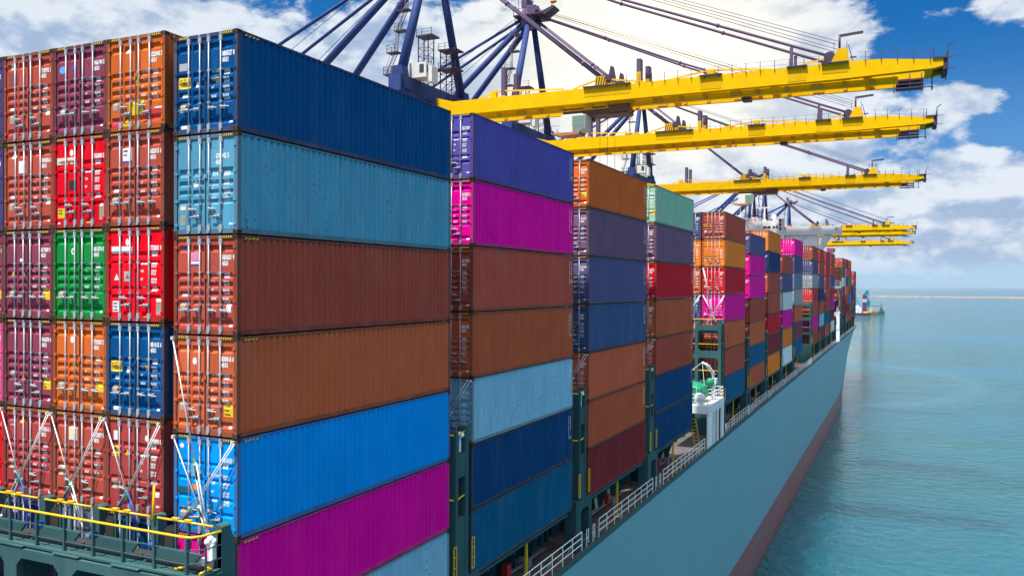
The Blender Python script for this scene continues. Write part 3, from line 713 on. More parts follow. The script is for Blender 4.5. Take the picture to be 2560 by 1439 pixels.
def side_post(y, off, top, zb):
    """outboard post of a lashing bridge; y = door end of the bay behind it"""
    s = MB(); a, b_ = y - 1.43, y - .29
    zt = zz(top + off)
    s.box(-.42, 0, a, a + .22, zz(-20.2 + off), zt); s.box(-.42, 0, b_ - .28, b_, zz(-20.2 + off), zt + .12)
    s.box(-.40, -.02, a + .22, b_ - .28, zz(-15.75 + off), zz(-14.75 + off)); s.box(-.40, -.02, a + .22, b_ - .28, zz(-20.2 + off), zz(-17.5 + off))
    if top > -12: s.box(-.40, -.02, a + .22, b_ - .28, zz(-12.9 + off), zz(-12.2 + off))
    arch(s, .015, y - 1.96, y + .66, zz(DECK) - .03, zz(-20.15 + off), y - 1.16, y + .2, zz(-22.35), zz(-20.75 + off), .75)
    return s.build('post', TEAL)
def lashing_bridge(k, y, off, tall=False):
    top = -11.4 if tall else -13.75
    e = bpy.data.objects.new('lashing_bridge', None); col.objects.link(e); e.parent = ship
    p = side_post(y, off, top, 0); p.parent = e
    s = MB(); a, b_ = y - 1.43, y - .29
    lv = [-14.95, -17.7, -20.2] + ([-12.35] if tall else [])
    for z in lv: s.box(-12.6, -.42, a + .04, b_ - .04, zz(z + off) - .25, zz(z + off)); s.box(-12.6, -.42, a, a + .05, zz(z + off) - .45, zz(z + off) + .03)
    s.build('walkway', TEAL, e)
    for i in range(1, 5):
        s = MB(); x = -2.55 * i
        s.box(x - .17, x + .17, a, a + .35, zz(DECK), zz(top + off) - .3); s.box(x - .14, x + .14, b_ - .3, b_, zz(DECK), zz(top + off))
        s.build('post', TEAL, e)
    if tall:
        s = MB()
        arch(s, a, -2.75, -.05, zz(DECK), zz(-14.9 + off), -2.45, -.32, zz(-20.0 + off), zz(-15.3 + off), .2, ax=1)
        arch(s, a, -2.75, -.05, zz(-14.9 + off), zz(-11.9 + off), -2.45, -.32, zz(-14.6 + off), zz(-12.45 + off), .2, ax=1)
        s.build('front_panel', TEAL, e)
    s = MB()
    for z in ([-14.95, -17.7, -12.35] if tall else [-14.95, -17.7]):
        for hh in (1.05,): s.tube([(-12.6, a - .02, zz(z + off) + hh), (-.1, a - .02, zz(z + off) + hh)], .045, 6)
        s.tube([(-.06, a + .1, zz(z + off) + 1.0), (-.06, b_ - .3, zz(z + off) + 1.12)], .04, 6)
    s.build('handrail', RAILY, e)
    for yy in (y - 1.62, y - .02 + (.0)):
        s = MB(); z = zz(-19.9 + off)
        for dy in (-.11, .11): s.tube([(.09, yy + dy, z), (.09, yy + dy, z + 1.35)], .028, 5)
        for i in range(4): s.tube([(.09, yy - .11, z + .02 + .44 * i), (.09, yy + .11, z + .02 + .44 * i)], .022, 4)
        s.build('ladder', RAILY, e)
    s = MB(); s.ball((-.18, y - .8, zz(top + off) - .42 + .2), .17, sq=(1.3, 1, .8)); s.box(-.22, -.14, y - .86, y - .74, zz(top + off) - .95, zz(top + off) - .3)
    s.build('flood_lamp', SHIPW, e)
    return e
for k in range(1, len(YB)):
    off = BOT[k] + 20.35
    lashing_bridge(k, YB[k], off, k in (4, 9, 13))
# space under each bay: coaming with brackets, pole and hose box
for k in range(len(YB)):
    y0 = YB[k]; y1 = y0 + L; zt = zz(BOT[k]) - .05
    if k in (17,): pass
    e = bpy.data.objects.new('hatch_coaming', None); col.objects.link(e); e.parent = ship
    s = MB(); zd = zz(DECK)
    s.box(-12.8, -2.6, y0 + .7, y1 + .9, zd, zt - .2)
    s.build('coaming_wall', TEAL, e)
    nb = 4
    for i in range(nb):
        yy = y0 + 2.2 + i * (L - 3.2) / (nb - 1) * .92
        s = MB()
        s.prism([(-2.6, zd), (-2.15, zd), (-1.75, zd + .35), (-1.62, zd + .9), (-1.2, zt - .75), (-.25, zt - .42), (-.25, zt - .02), (-2.6, zt - .02)], 1, yy, yy + .07)
        s.build('bracket', TEAL, e)
    s = MB(); s.box(-.5, -.05, y0 + .7, y1 - .6, zt - .14, zt); s.build('support_girder', TEAL, e)
    s = MB(); s.box(-.30, -.18, y0 + 6.3, y0 + 6.42, zd, zt - .14); s.box(-.42, -.06, y0 + 6.2, y0 + 6.52, zd, zd + .06); s.build('yellow_pole', RAILY, e)
    s = MB(); yy = y0 + 4.6 + (k % 3)
    s.box(-1.25, -.95, yy, yy + .45, zd + .75, zd + 1.35); s.tube([(-1.1, yy + .22, zd), (-1.1, yy + .22, zd + .8)], .05, 5); s.build('hose_box', REDE, e)
    s = MB(); s.box(-2.1, -1.4, y0 + 9, y0 + 9.7, zd, zd + .5); s.tube([(-1.6, y0 + 2, zd + .3), (-1.6, y1, zd + .3)], .06, 6); s.tube([(-1.85, y0 + 2, zd + .22), (-1.85, y1, zd + .22)], .05, 6); s.build('deck_pipes', plain('grey pipe', (.25, .26, .27), .5), e)
    a = y0 + .85; bnd = (YB[k + 1] - 2.1) if k + 1 < len(YB) else y1
    if k in (3,): bnd = y1 + 1.2
    if k == 8: bnd = y1 + 3
    if k == 12: bnd = y1 + 2
    deck_rail(a, bnd)
    if k + 1 < len(YB):
        yy = YB[k + 1] - 1.3; s = MB(); z = zd + .26
        for d in (0, 1.1):
            s.tube([(.42, yy + d, z), (.42, yy + d, z + 1.0), (.42, yy + d + .3, z + 1.0), (.42, yy + d + .3, z + .2)], .028, 5); s.tube([(.42, yy + d - .1, z + .5), (.42, yy + d + .35, z + .5)], .025, 4)
        s.build('railing', SHIPW, ship)
deck_rail(143.4 + 4, 157.5); deck_rail(83.0, 83.9); deck_rail(56.8, 59.2)

# the lashing bridge in the foreground, in front of the first bay
e = bpy.data.objects.new('lashing_bridge', None); col.objects.link(e); e.parent = ship
FY, BY, FLZ = -1.43, -.58, -15.12
PX = [-.14 - 2.42 * i for i in range(6)]
s = MB(); s.box(-15, -.02, FY, -.30, zz(FLZ) - .08, zz(FLZ)); s.box(-15, -.02, FY - .10, FY + .12, zz(FLZ) - .03, zz(FLZ) + .03)
s.build('walkway', TEAL, e)
for i in range(5):
    s = MB(); x1, x0 = PX[i] - .02 if i else .02, PX[i + 1] - .02
    zt_, zb_ = zz(FLZ) - .08, zz(-19.3)
    c1 = PX[i] - .30 if i else -.5
    c0 = PX[i + 1] + .28
    arch(s, FY + .04, x0, x1, zb_, zt_, c0, c1, zz(-18.2), zz(FLZ) - .36, .22, ax=1, c=.22)
    s.build('front_panel', TEAL, e)
for i in range(1, 6):
    s = MB(); s.box(PX[i] - .26, PX[i] + .26, FY - .05, FY + .02, zz(-19), zz(FLZ) - .03)
    s.prism([(PX[i] - .5, zz(FLZ) - .03), (PX[i] + .5, zz(FLZ) - .03), (PX[i] + .27, zz(FLZ) - .30), (PX[i] - .27, zz(FLZ) - .30)], 1, FY - .06, FY - .14)
    s.box(PX[i] - .55, PX[i] + .55, FY - .2, FY - .06, zz(FLZ) - .035, zz(FLZ) - .0)
    s.box(PX[i] + .10, PX[i] + .26, FY - .04, FY + .9, zz(-19), zz(FLZ) - .085)
    s.build('column', TEAL, e)
s = MB(); s.box(-.35, .0, FY, -.62, zz(DECK), zz(FLZ) - .09); s.box(-.6, .025, FY, -.25, zz(-15.95), zz(FLZ) - .10); s.build('column', TEAL, e)
for i in range(6):
    s = MB()
    s.prism([(PX[i] - .14, zz(FLZ) - .05), (PX[i] + .14, zz(FLZ) - .05), (PX[i] + .14, zz(-13.98)), (PX[i] + .08, zz(-13.93)), (PX[i] - .08, zz(-13.93)), (PX[i] - .14, zz(-13.98))], 1, BY, -.26 if i else -.22)
    if i == 0: s.prism([(BY, zz(-14.1)), (-.22, zz(-14.1)), (-.05, zz(-14.6)), (-.05, zz(-22)), (BY, zz(-22))], 0, -.14, .008)
    s.build('post', TEAL, e)
# sloping guard plates behind the walkway, between the posts
for i in range(5):
    s = MB(); a, c = PX[i + 1] + .42, PX[i] - .16
    s.prism([(a, zz(FLZ) + .26), (a + .2, zz(FLZ) + .44), (c - .05, zz(FLZ) + .44), (c - .30 if i else c - .3, zz(FLZ) + .16), (a + .05, zz(FLZ) + .16)], 1, BY - .40, BY - .32)
    s.build('guard_plate', TEAL, e)
    s = MB(); s.box(a - .26, c + .14, BY - .44, BY - .36, zz(FLZ) - .02, zz(FLZ) + .17); s.box(a - .26, c + .14, BY - .36, -.34, zz(FLZ) + .02, zz(FLZ) + .04); s.build('shade_kick_plate', plain('walkway shade dark', (.03, .035, .04), .7), e)  # dark plates stand in for the shade at the back of the walkway
# front rail with stanchions
s = MB(); zr = zz(FLZ) + 1.03
s.tube([(-15, FY + .02, zr), (-.55, FY + .02, zr), (-.30, FY + .06, zr), (-.12, FY + .25, zr + .01), (.02, BY - .03, zr + .02)], .037, 8); s.build('handrail', RAILY, e)
s = MB(); s.tube([(-.4, FY + .02, zr - .35), (-.02, FY + .3, zr - .35), (.02, BY, zr - .35)], .02, 5)
s.tube([(-.4, FY + .02, zr - .72), (-.02, FY + .3, zr - .72), (.02, BY, zr - .72)], .02, 5)
for z in (.66, .30): s.tube([(-15, FY + .02, zz(FLZ) + z), (-.35, FY + .02, zz(FLZ) + z)], .02, 5)
for x in (-.02,): s.tube([(x, FY + .3, zz(FLZ)), (x, FY + .3, zr - .3)], .03, 5)
s.build('mid_rail', TEAL, e)
x = -.42; i = 0
while x > -15:
    s = MB(); s.box(x - .035, x + .035, FY - .02, FY + .07, zz(FLZ) - .3, zr - .03); s.build('stanchion', TEAL, e); x -= 1.21
# rear rails between the posts
for i in range(5):
    s = MB(); a, c = PX[i + 1] + .15, PX[i] - .14
    s.tube([(a, BY - .02, zz(-13.98)), (c, BY - .02, zz(-13.98))], .033, 8)
    for f in (.33, .56): s.box(a + (c - a) * f - .12, a + (c - a) * f + .12, BY - .06, BY + .03, zz(-13.97), zz(-13.90))
    s.build('handrail', RAILY, e)
    for f in (.32, .55):
        s = MB(); x = a + (c - a) * f; s.box(x - .035, x + .035, BY - .02, BY + .05, zz(FLZ), zz(-14.0)); s.build('stanchion', TEAL, e)
    s = MB(); s.box(c - .95, c - .91, BY - .15, BY - .11, zz(FLZ), zz(FLZ) + .26); s.build('rod_holder', RAILY, e)
s = MB(); s.tube([(PX[1] - .02, BY - .06, zz(-14.05)), (PX[1] + .02, BY - .06, zz(-14.0)), (PX[1] + .06, BY - .06, zz(-13.05))], .036, 8); s.build('rail_gate', RAILY, e)
for i in (1, 2, 3):
    s = MB()
    for rr, yy in ((.11, 0), (.09, .04), (.11, .08)):
        pts = [(PX[i] + .24, FY + .55 + math.cos(a * math.pi / 6) * rr, zz(FLZ) + .42 + math.sin(a * math.pi / 6) * rr) for a in range(13)]
        s.tube([(p[0] + yy, p[1], p[2]) for p in pts], .024, 6)
    s.build('rope_coil', ROPEB, e)
    s = MB(); s.box(PX[i] + .46, PX[i] + .80, BY - .05, BY + .1, zz(FLZ), zz(FLZ) + .85); s.prism([(PX[i] + .46, zz(FLZ) + .85), (PX[i] + .8, zz(FLZ) + .85), (PX[i] + .72, zz(FLZ) + 1.0), (PX[i] + .56, zz(FLZ) + .95)], 1, BY - .04, BY + .06)
    s.build('canvas_bag', plain('black canvas', (.03, .028, .025), .9), e)
    s = MB(); s.ball((PX[i] + .62, BY - .08, zz(FLZ) + .12), .06, nu=10, nv=6); s.box(PX[i] + .53, PX[i] + .57, BY - .2, BY - .05, zz(FLZ) + .05, zz(FLZ) + .24); s.build('twist_lock', RAILY, e)
s = MB()
for rr in range(3): s.ball((-.34 + .05 * rr, -.74 + .05 * rr, zz(-14.38) + .07 * (rr % 2)), .10, nu=10, nv=7)
s.box(-.3, -.16, -.75, -.6, zz(-14.9), zz(-14.45)); s.box(-.45, -.33, -.9, -.8, zz(-15.0), zz(-14.8)); s.build('flood_lamp', SHIPW, e)
s = MB(); s.tube([(-1.05, FY + .2, zz(FLZ) + .04), (-.75, FY + .62, zz(FLZ) + .05), (-.2, FY + .62, zz(FLZ) + .05)], .04, 6); s.tube([(-.12, FY + .18, zz(FLZ) + .04), (-.12, FY + .6, zz(FLZ) + .05)], .04, 6); s.build('hatch_frame', RAILY, e)
s = MB(); s.box(-.95, -.16, FY + .22, FY + .58, zz(FLZ) + .002, zz(FLZ) + .012); s.build('hatch_opening', HOLE, e)

# lashing rods of the first bay
TBB = plain('turnbuckle blue', (0.02, 0.08, 0.40), 0.5); TBG = plain('turnbuckle dark green', (0.02, 0.14, 0.06), 0.5); TBP = plain('turnbuckle purple', (0.16, 0.05, 0.25), 0.5)
RODW = plain('lashing rod steel', (0.74, 0.72, 0.70), 0.4, 0.2, .12)
LG = 'steel lashing rods holding the end containers'
def lash(p0, p1, label, paint_, double=False, r=.019):
    p0, p1 = Vector(p0), Vector(p1); t_ = thing('lashing_rod', label, 'lashing rod', p0, LG)
    d = (p1 - p0); f = .62
    s = MB(); s.tube([(0, 0, 0), d * f], r, 6); s.box(-.045, .045, -.04, .05, -.05, .05)
    if double: s.tube([Vector((.09, -.02, -.02)), d * f + Vector((.09, -.02, 0))], r * .8, 6)
    s.build('rod', RODW, t_)
    s = MB(); q = d.normalized().cross(Vector((0, 1, 0))).normalized() * .05
    s.tube([d * f - d.normalized() * .05 + q, d * .93 + q], .022, 6); s.tube([d * f - d.normalized() * .05 - q, d * .93 - q], .022, 6)
    s.ball(d * f, .055, nu=8, nv=6); s.ball(d * .93, .05, nu=8, nv=6); s.tube([d * .93, d], .02, 6)
    s.build('turnbuckle', paint_, t_); 
    s = MB(); s.tube([d * (f - .03), d * (f + .07)], .05, 8); s.build('locking_nut', TBG, t_)
    return t_
def xl(ci): return -W if ci == 0 else -W - .445 - PW * (ci - 1) - W
zt5 = lambda ci: zz((0 if ci == 0 else .31) - H0 * 4 - .10)
names5 = ['bright blue container 101410 6', 'brick red container 997099 0', 'brown container 613507 0', 'brick red container 710316 7']
for ci in range(4):
    a, bnd = xl(ci) + .07, xl(ci) + W - .09
    pb = PX[ci + 1] + .30 if ci else PX[1] + .35
    lash((a, -.07, zt5(ci)), (bnd - .22, -.50, zz(-14.75)), f'white lashing rod running down to the right across the {names5[ci]}', [RODW, TBB, MARK, TBB][ci])
    lash((bnd, -.07, zt5(ci)), (pb - .1, -.52, zz(-15.05)), f'double white lashing rod running down to the left across the {names5[ci]}', [TBP, TBP, TBP, RODW][ci], True)
lash((xl(0) + .06, -.09, zz(-H0 * 3 - .10)), (-.46, -.56, zz(-14.55)), 'longest lashing rod, crossing the orange brown 830016 and bright blue containers', RODW, False, .021)
# rods seen in the gaps further along
for k in (1, 2, 3):
    y = YB[k]; z = zz(BAYS[k - 1][1] - H0 * 4 - .1)
    for j, dx in enumerate((0, .16)):
        lash((-.06 - dx, y - .06, z), (-1.35 - dx, y - .5, z - 2.2), f'{["outer", "inner"][j]} thin lashing rod slanting across the {ORD[k]} bay\'s container end', RODW, False, .016)
y = 70.43; z = zz(.631 - H0 * 3 - .1)
for j, (xa, xb, za, zb_) in enumerate(((-.1, -1.7, 0, -2.9), (-W + .1, -.7, 0, -2.9), (-W + .1, -1.0, H0, -2.6), (-W - .2, -W - 1.6, 0, -2.4))):
    lash((xa, y - .06, z + za), (xb, y - .6, z + zb_), ['white lashing rod slanting left across the far magenta container end', 'white lashing rod slanting right across the far magenta container end', 'long white lashing rod crossing the far red and magenta ends', 'white lashing rod on the far slate blue inboard container end'][j], RODW, True, .03)

# ------------------------------------------------------------------ white side platform with provision crane, fifth bay gap
e = bpy.data.objects.new('side_platform', None); col.objects.link(e); e.parent = ship
s = MB(); zp = zz(-18.52)
s.box(-3.4, .5, 60.3, 67.9, zp - .72, zp); s.build('platform_deck', SHIPW, e)
s = MB()
for y0_, y1_ in ((60.6, 62.4), (63.3, 63.75), (64.9, 65.3), (66.9, 67.9)):
    s.box(.30, .47, y0_, y1_, zz(DECK) - .05, zp - .70)
for y0_, y1_ in ((62.4, 63.3), (63.75, 64.9), (65.3, 66.9)):
    s.prism([(y0_, zp - .7), (y1_, zp - .7), (y1_, zp - 1.15), (y1_ - .3, zp - .85), (y0_ + .3, zp - .85), (y0_, zp - 1.15)], 0, .31, .46)
s.build('pillar', SHIPW, e)
s = MB()
def rail_run(s, pts, h=1.05, r=.032):
    for a, b_ in zip(pts, pts[1:]):
        a, b_ = Vector(a), Vector(b_); k = max(1, round((b_ - a).length / 1.1))
        for i in range(k + 1):
            p = a.lerp(b_, i / k); s.tube([p, p + Vector((0, 0, h))], r, 5)
        for hh in (1, .66, .33): s.tube([a + Vector((0, 0, h * hh)), b_ + Vector((0, 0, h * hh))], r * .9, 5)
rail_run(s, [(-3.3, 60.5, zp), (.4, 60.5, zp), (.4, 67.8, zp), (-2.5, 67.8, zp)])
s.build('railing', SHIPW, e)
s = MB(); s.ball((-.45, 60.9, zp + .66), .52, sq=(1, 1.1, 1), nu=18, nv=10); s.tube([(-.35, 60.75, zp), (-.35, 60.75, zp + .3)], .2, 8); s.build('radome', SHIPW, e)
c_ = bpy.data.objects.new('provision_crane', None); col.objects.link(c_); c_.parent = ship
s = MB(); s.tube([(-.1, 65.4, zp), (-.1, 65.4, zp + 1.9)], .2, 10); s.box(-.35, .2, 65.1, 65.9, zp + 1.6, zp + 2.1); s.build('crane_column', SHIPW, c_)
s = MB(); s.tube([(-.1, 65.4, zp + 2.1), (-.1, 65.0, zp + 2.8), (-.35, 64.4, zp + 3.4), (-.9, 63.9, zp + 3.8)], .13, 8, r2=.09)
for i in range(7): s.tube([(.2 - .1 * i, 65.1 - .17 * i, zp + 2.6 + .19 * i), (-.25 - .1 * i, 65.1 - .17 * i, zp + 2.6 + .19 * i)], .025, 4)
s.tube([(-.9, 63.9, zp + 3.8), (-2.6, 63.3, zp + 2.4)], .025, 4); s.tube([(-.9, 63.9, zp + 3.8), (-.5, 63.6, zp + .4)], .025, 4); s.build('jib', SHIPW, c_)
GRN = plain('green tarpaulin', (0.005, 0.26, 0.12), 0.5, 0, .3, 2.5)
s = MB(); prof = [(-2.9, 0), (-2.9, .8), (-2.5, 1.35), (-1.7, 1.5), (-1.0, 1.42), (-.55, 1.15), (-.4, .7), (-.4, 0)]
rings = []
for k, yy in enumerate((61.5, 62.2, 63.0, 63.9, 64.6)):
    f = 1 - .12 * (k in (0, 4)) + .05 * math.sin(k * 2.3)
    rings.append([(x * 1.0 + .06 * math.sin(j * 1.9 + k), yy + .1 * math.sin(j * 2.1), zp + .35 + z * f + .05 * math.sin(j * 3 + k * 2)) for j, (x, z) in enumerate(prof)])
m_ = len(prof); vs = [p for r_ in rings for p in r_]
s.add(vs, [(i * m_ + j, i * m_ + j + 1, (i + 1) * m_ + j + 1, (i + 1) * m_ + j) for i in range(4) for j in range(m_ - 1)] + [tuple(range(m_)), tuple(range(4 * m_, 5 * m_))[::-1]])
s.ball((-.35, 64.8, zp + 1.75), .42, nu=9, nv=6, sq=(1, 1, 1.2))
s.build('tarpaulin_cover', GRN, c_)
s = MB(); s.tube([(-.9, 61.45, zp), (-.9, 61.45, zp + 1.6), (-2.1, 61.4, zp + 1.75)], .03, 4); s.build('tie_rope', MARK, c_)
s = MB()
for dx in (0, .5): s.tube([(-.3 - dx, 58.6, zz(DECK) + 3.2), (-.2 - dx, 60.2, zz(DECK))], .05, 5)
for i in range(9): s.tube([(-.3, 58.6 + .178 * i, zz(DECK) + 3.2 - .355 * i), (-.8, 58.6 + .178 * i, zz(DECK) + 3.2 - .355 * i)], .03, 4)
s.build('ladder', RAILY, ship)

# ------------------------------------------------------------------ deckhouse and bridge wing
e = bpy.data.objects.new('bridge_deckhouse', None); col.objects.link(e); e.parent = ship
YH = 229.4
s = MB(); s.box(-38, -20.6, YH, YH + 6.6, zz(DECK), zz(11.6)); s.box(-20.6, -14.3, YH + .3, YH + 6.5, zz(DECK), zz(11.65)); s.box(-14.3, -5.4, YH + 1, YH + 6.4, zz(DECK), zz(7.2)); s.build('house', SHIPW, e)
s = MB(); s.box(-14.3, .85, YH, YH + 3.2, zz(7.3), zz(9.7)); s.box(-.5, .92, YH - .1, YH + 3.4, zz(7.2), zz(9.95)); s.build('bridge_wing', SHIPW, e)
s = MB(); s.prism([(-3.9, zz(7.15)), (-1.7, zz(7.15)), (-4.0, zz(3.2)), (-5.6, zz(1.2)), (-6.6, zz(1.2)), (-5.0, zz(3.2))], 1, YH + .3, YH + 2.9)
s.prism([(-13.9, zz(7.15)), (-7.4, zz(7.15)), (-9.2, zz(6.4)), (-9.8, zz(5.2)), (-10.2, zz(-2)), (-13.9, zz(-2))], 1, YH + .4, YH + 2.8); s.build('wing_strut', SHIPW, e)
WIN = plain('bridge window', (0.16, 0.035, 0.03), 0.15, 0, .2)
for x0, x1 in ((-20.2, -19.2), (-19.0, -18.1), (-17.5, -16.9), (-16.7, -16.1)):
    s = MB(); s.box(x0, x1, YH + .24, YH + .33, zz(9.4), zz(10.05)); s.build('window', WIN, e)
s = MB(); s.box(-15.7, -14.25, YH - 1.2, YH + 1, zz(8.6), zz(12.1)); s.build('wing_console_house', SHIPW, e)
for z0_ in (8.8, 9.9, 11.0):
    s = MB(); s.box(-15.55, -14.95, YH - 1.25, YH - 1.18, zz(z0_), zz(z0_ + .8)); s.build('window', WIN, e)
    s = MB(); s.box(-14.27, -14.2, YH - 1.0, YH + .2, zz(z0_), zz(z0_ + .8)); s.build('window', WIN, e)
s = MB(); s.tube([(-20, YH + 1.5, zz(11.4)), (-20, YH + 1.5, zz(15.4))], .28, 8, r2=.2); s.box(-22, -18.2, YH + 1.3, YH + 1.7, zz(15.3), zz(15.7)); s.box(-20.5, -19.5, YH + 1, YH + 2, zz(11.4), zz(12.0)); s.tube([(-20.6, YH + 1.5, zz(11.4)), (-20.2, YH + 1.5, zz(14.5))], .06, 4); s.build('radar_mast', SHIPW, e)
s = MB(); s.ball((-17.4, YH + 2, zz(12.75)), .75, sq=(1, 1, 1.15)); s.tube([(-17.4, YH + 2, zz(11.4)), (-17.4, YH + 2, zz(12.2))], .4, 10); s.build('radome', SHIPW, e)
s = MB()
for x in (-31, -29.5, -27): s.tube([(x, YH + 2, zz(11.4)), (x, YH + 2, zz(17.5 - abs(x + 29)))], .07, 5)
s.box(-31.5, -27, YH + 1.9, YH + 2.05, zz(13.4), zz(13.55)); s.box(-30.5, -28.5, YH + 1.9, YH + 2.05, zz(15.2), zz(15.3)); rail_run(s, [(-33, YH + .1, zz(11.4)), (-20.7, YH + .1, zz(11.4))], 1.0, .05); s.build('antenna_mast', SHIPW, e)
s = MB(); s.ball((-22.7, YH + .8, zz(12.0)), .45, nu=10, nv=6); s.ball((-23.6, YH + .8, zz(11.9)), .35, nu=10, nv=6); s.box(-23, -22, YH + .4, YH + 1, zz(11.4), zz(11.8)); s.build('signal_lamps', LBL['red'], e)
s = MB()
for k in range(20):
    a, c = 2 * math.pi * k / 20, 2 * math.pi * (k + 1) / 20
    f = lambda t, r_: (-.35 + math.cos(t) * r_, YH - .12, zz(8.95) + math.sin(t) * r_)
    s.quad(f(a, .26), f(c, .26), f(c, .40), f(a, .40))
s.build('life_ring', LBL['red'], e)
s = MB(); s.tube([(-11.3, YH - .05, zz(7.2)), (-9.5, YH - 3, zz(3.5))], .08, 5); s.build('stay', SHIPW, e)
for x in (-3.2, -2.6):
    s = MB(); s.box(x, x + .18, YH + .5, YH + .7, zz(9.5), zz(10.7)); s.build('wing_fitting', CRD, e)
e = bpy.data.objects.new('muster_platform', None); col.objects.link(e); e.parent = ship
s = MB(); s.box(-4, .75, YH, YH + 6, zz(-7.7), zz(-6.9)); s.box(-4, -.5, YH + 1, YH + 6.5, zz(-15.5), zz(-14.4)); s.box(-3.6, -2.6, YH + 1.2, YH + 6, zz(-15), zz(-7.6)); s.build('platform_deck', SHIPW, e)
s = MB(); rail_run(s, [(-4, YH + .1, zz(-6.9)), (.65, YH + .1, zz(-6.9)), (.65, YH + 6, zz(-6.9))], 1.2, .06); s.build('railing', SHIPW, e)
s = MB(); s.box(-.3, .6, YH + 2.0, YH + 3.2, zz(DECK), zz(-19.0)); s.box(-.35, .55, YH + 1.9, YH + 3.3, zz(-19.2), zz(-14.6)); s.prism([(-.35, zz(-14.6)), (.75, zz(-14.6)), (.1, zz(-13.2)), (-.2, zz(-12.9))], 1, YH + 2.0, YH + 3.2); s.build('pillar', SHIPW, e)
s = MB(); s.tube([(.2, YH + 2, zz(-13.3)), (.5, YH + 2, zz(-11.6)), (.2, YH + 2, zz(-8)), (-1, YH + 2, zz(-7.6))], .14, 6); s.build('davit', SHIPW, e)
lb = thing('lifeboat', 'orange enclosed lifeboat hanging outboard between white post and balcony', 'lifeboat', (-.55, YH + 3.5, zz(-11.2)))
LBO = plain('lifeboat orange', (0.85, 0.13, 0.03), 0.35)
s = MB(); s.ball((0, 0, 1.35), 1.25, sq=(.85, 2.6, 1.05), nu=18, nv=12); s.prism([(-.5, 1.9), (.45, 1.9), (.3, 2.9), (-.35, 2.9)], 1, -1.4, 1.2); s.build('boat_hull', LBO, lb)
s = MB(); s.box(-.40, .34, -1.44, -1.38, 2.2, 2.6); s.build('window', GLASS, lb)
s = MB(); s.box(-.08, .08, -3.0, 3.0, .0, .25); s.build('keel', MARK, lb)

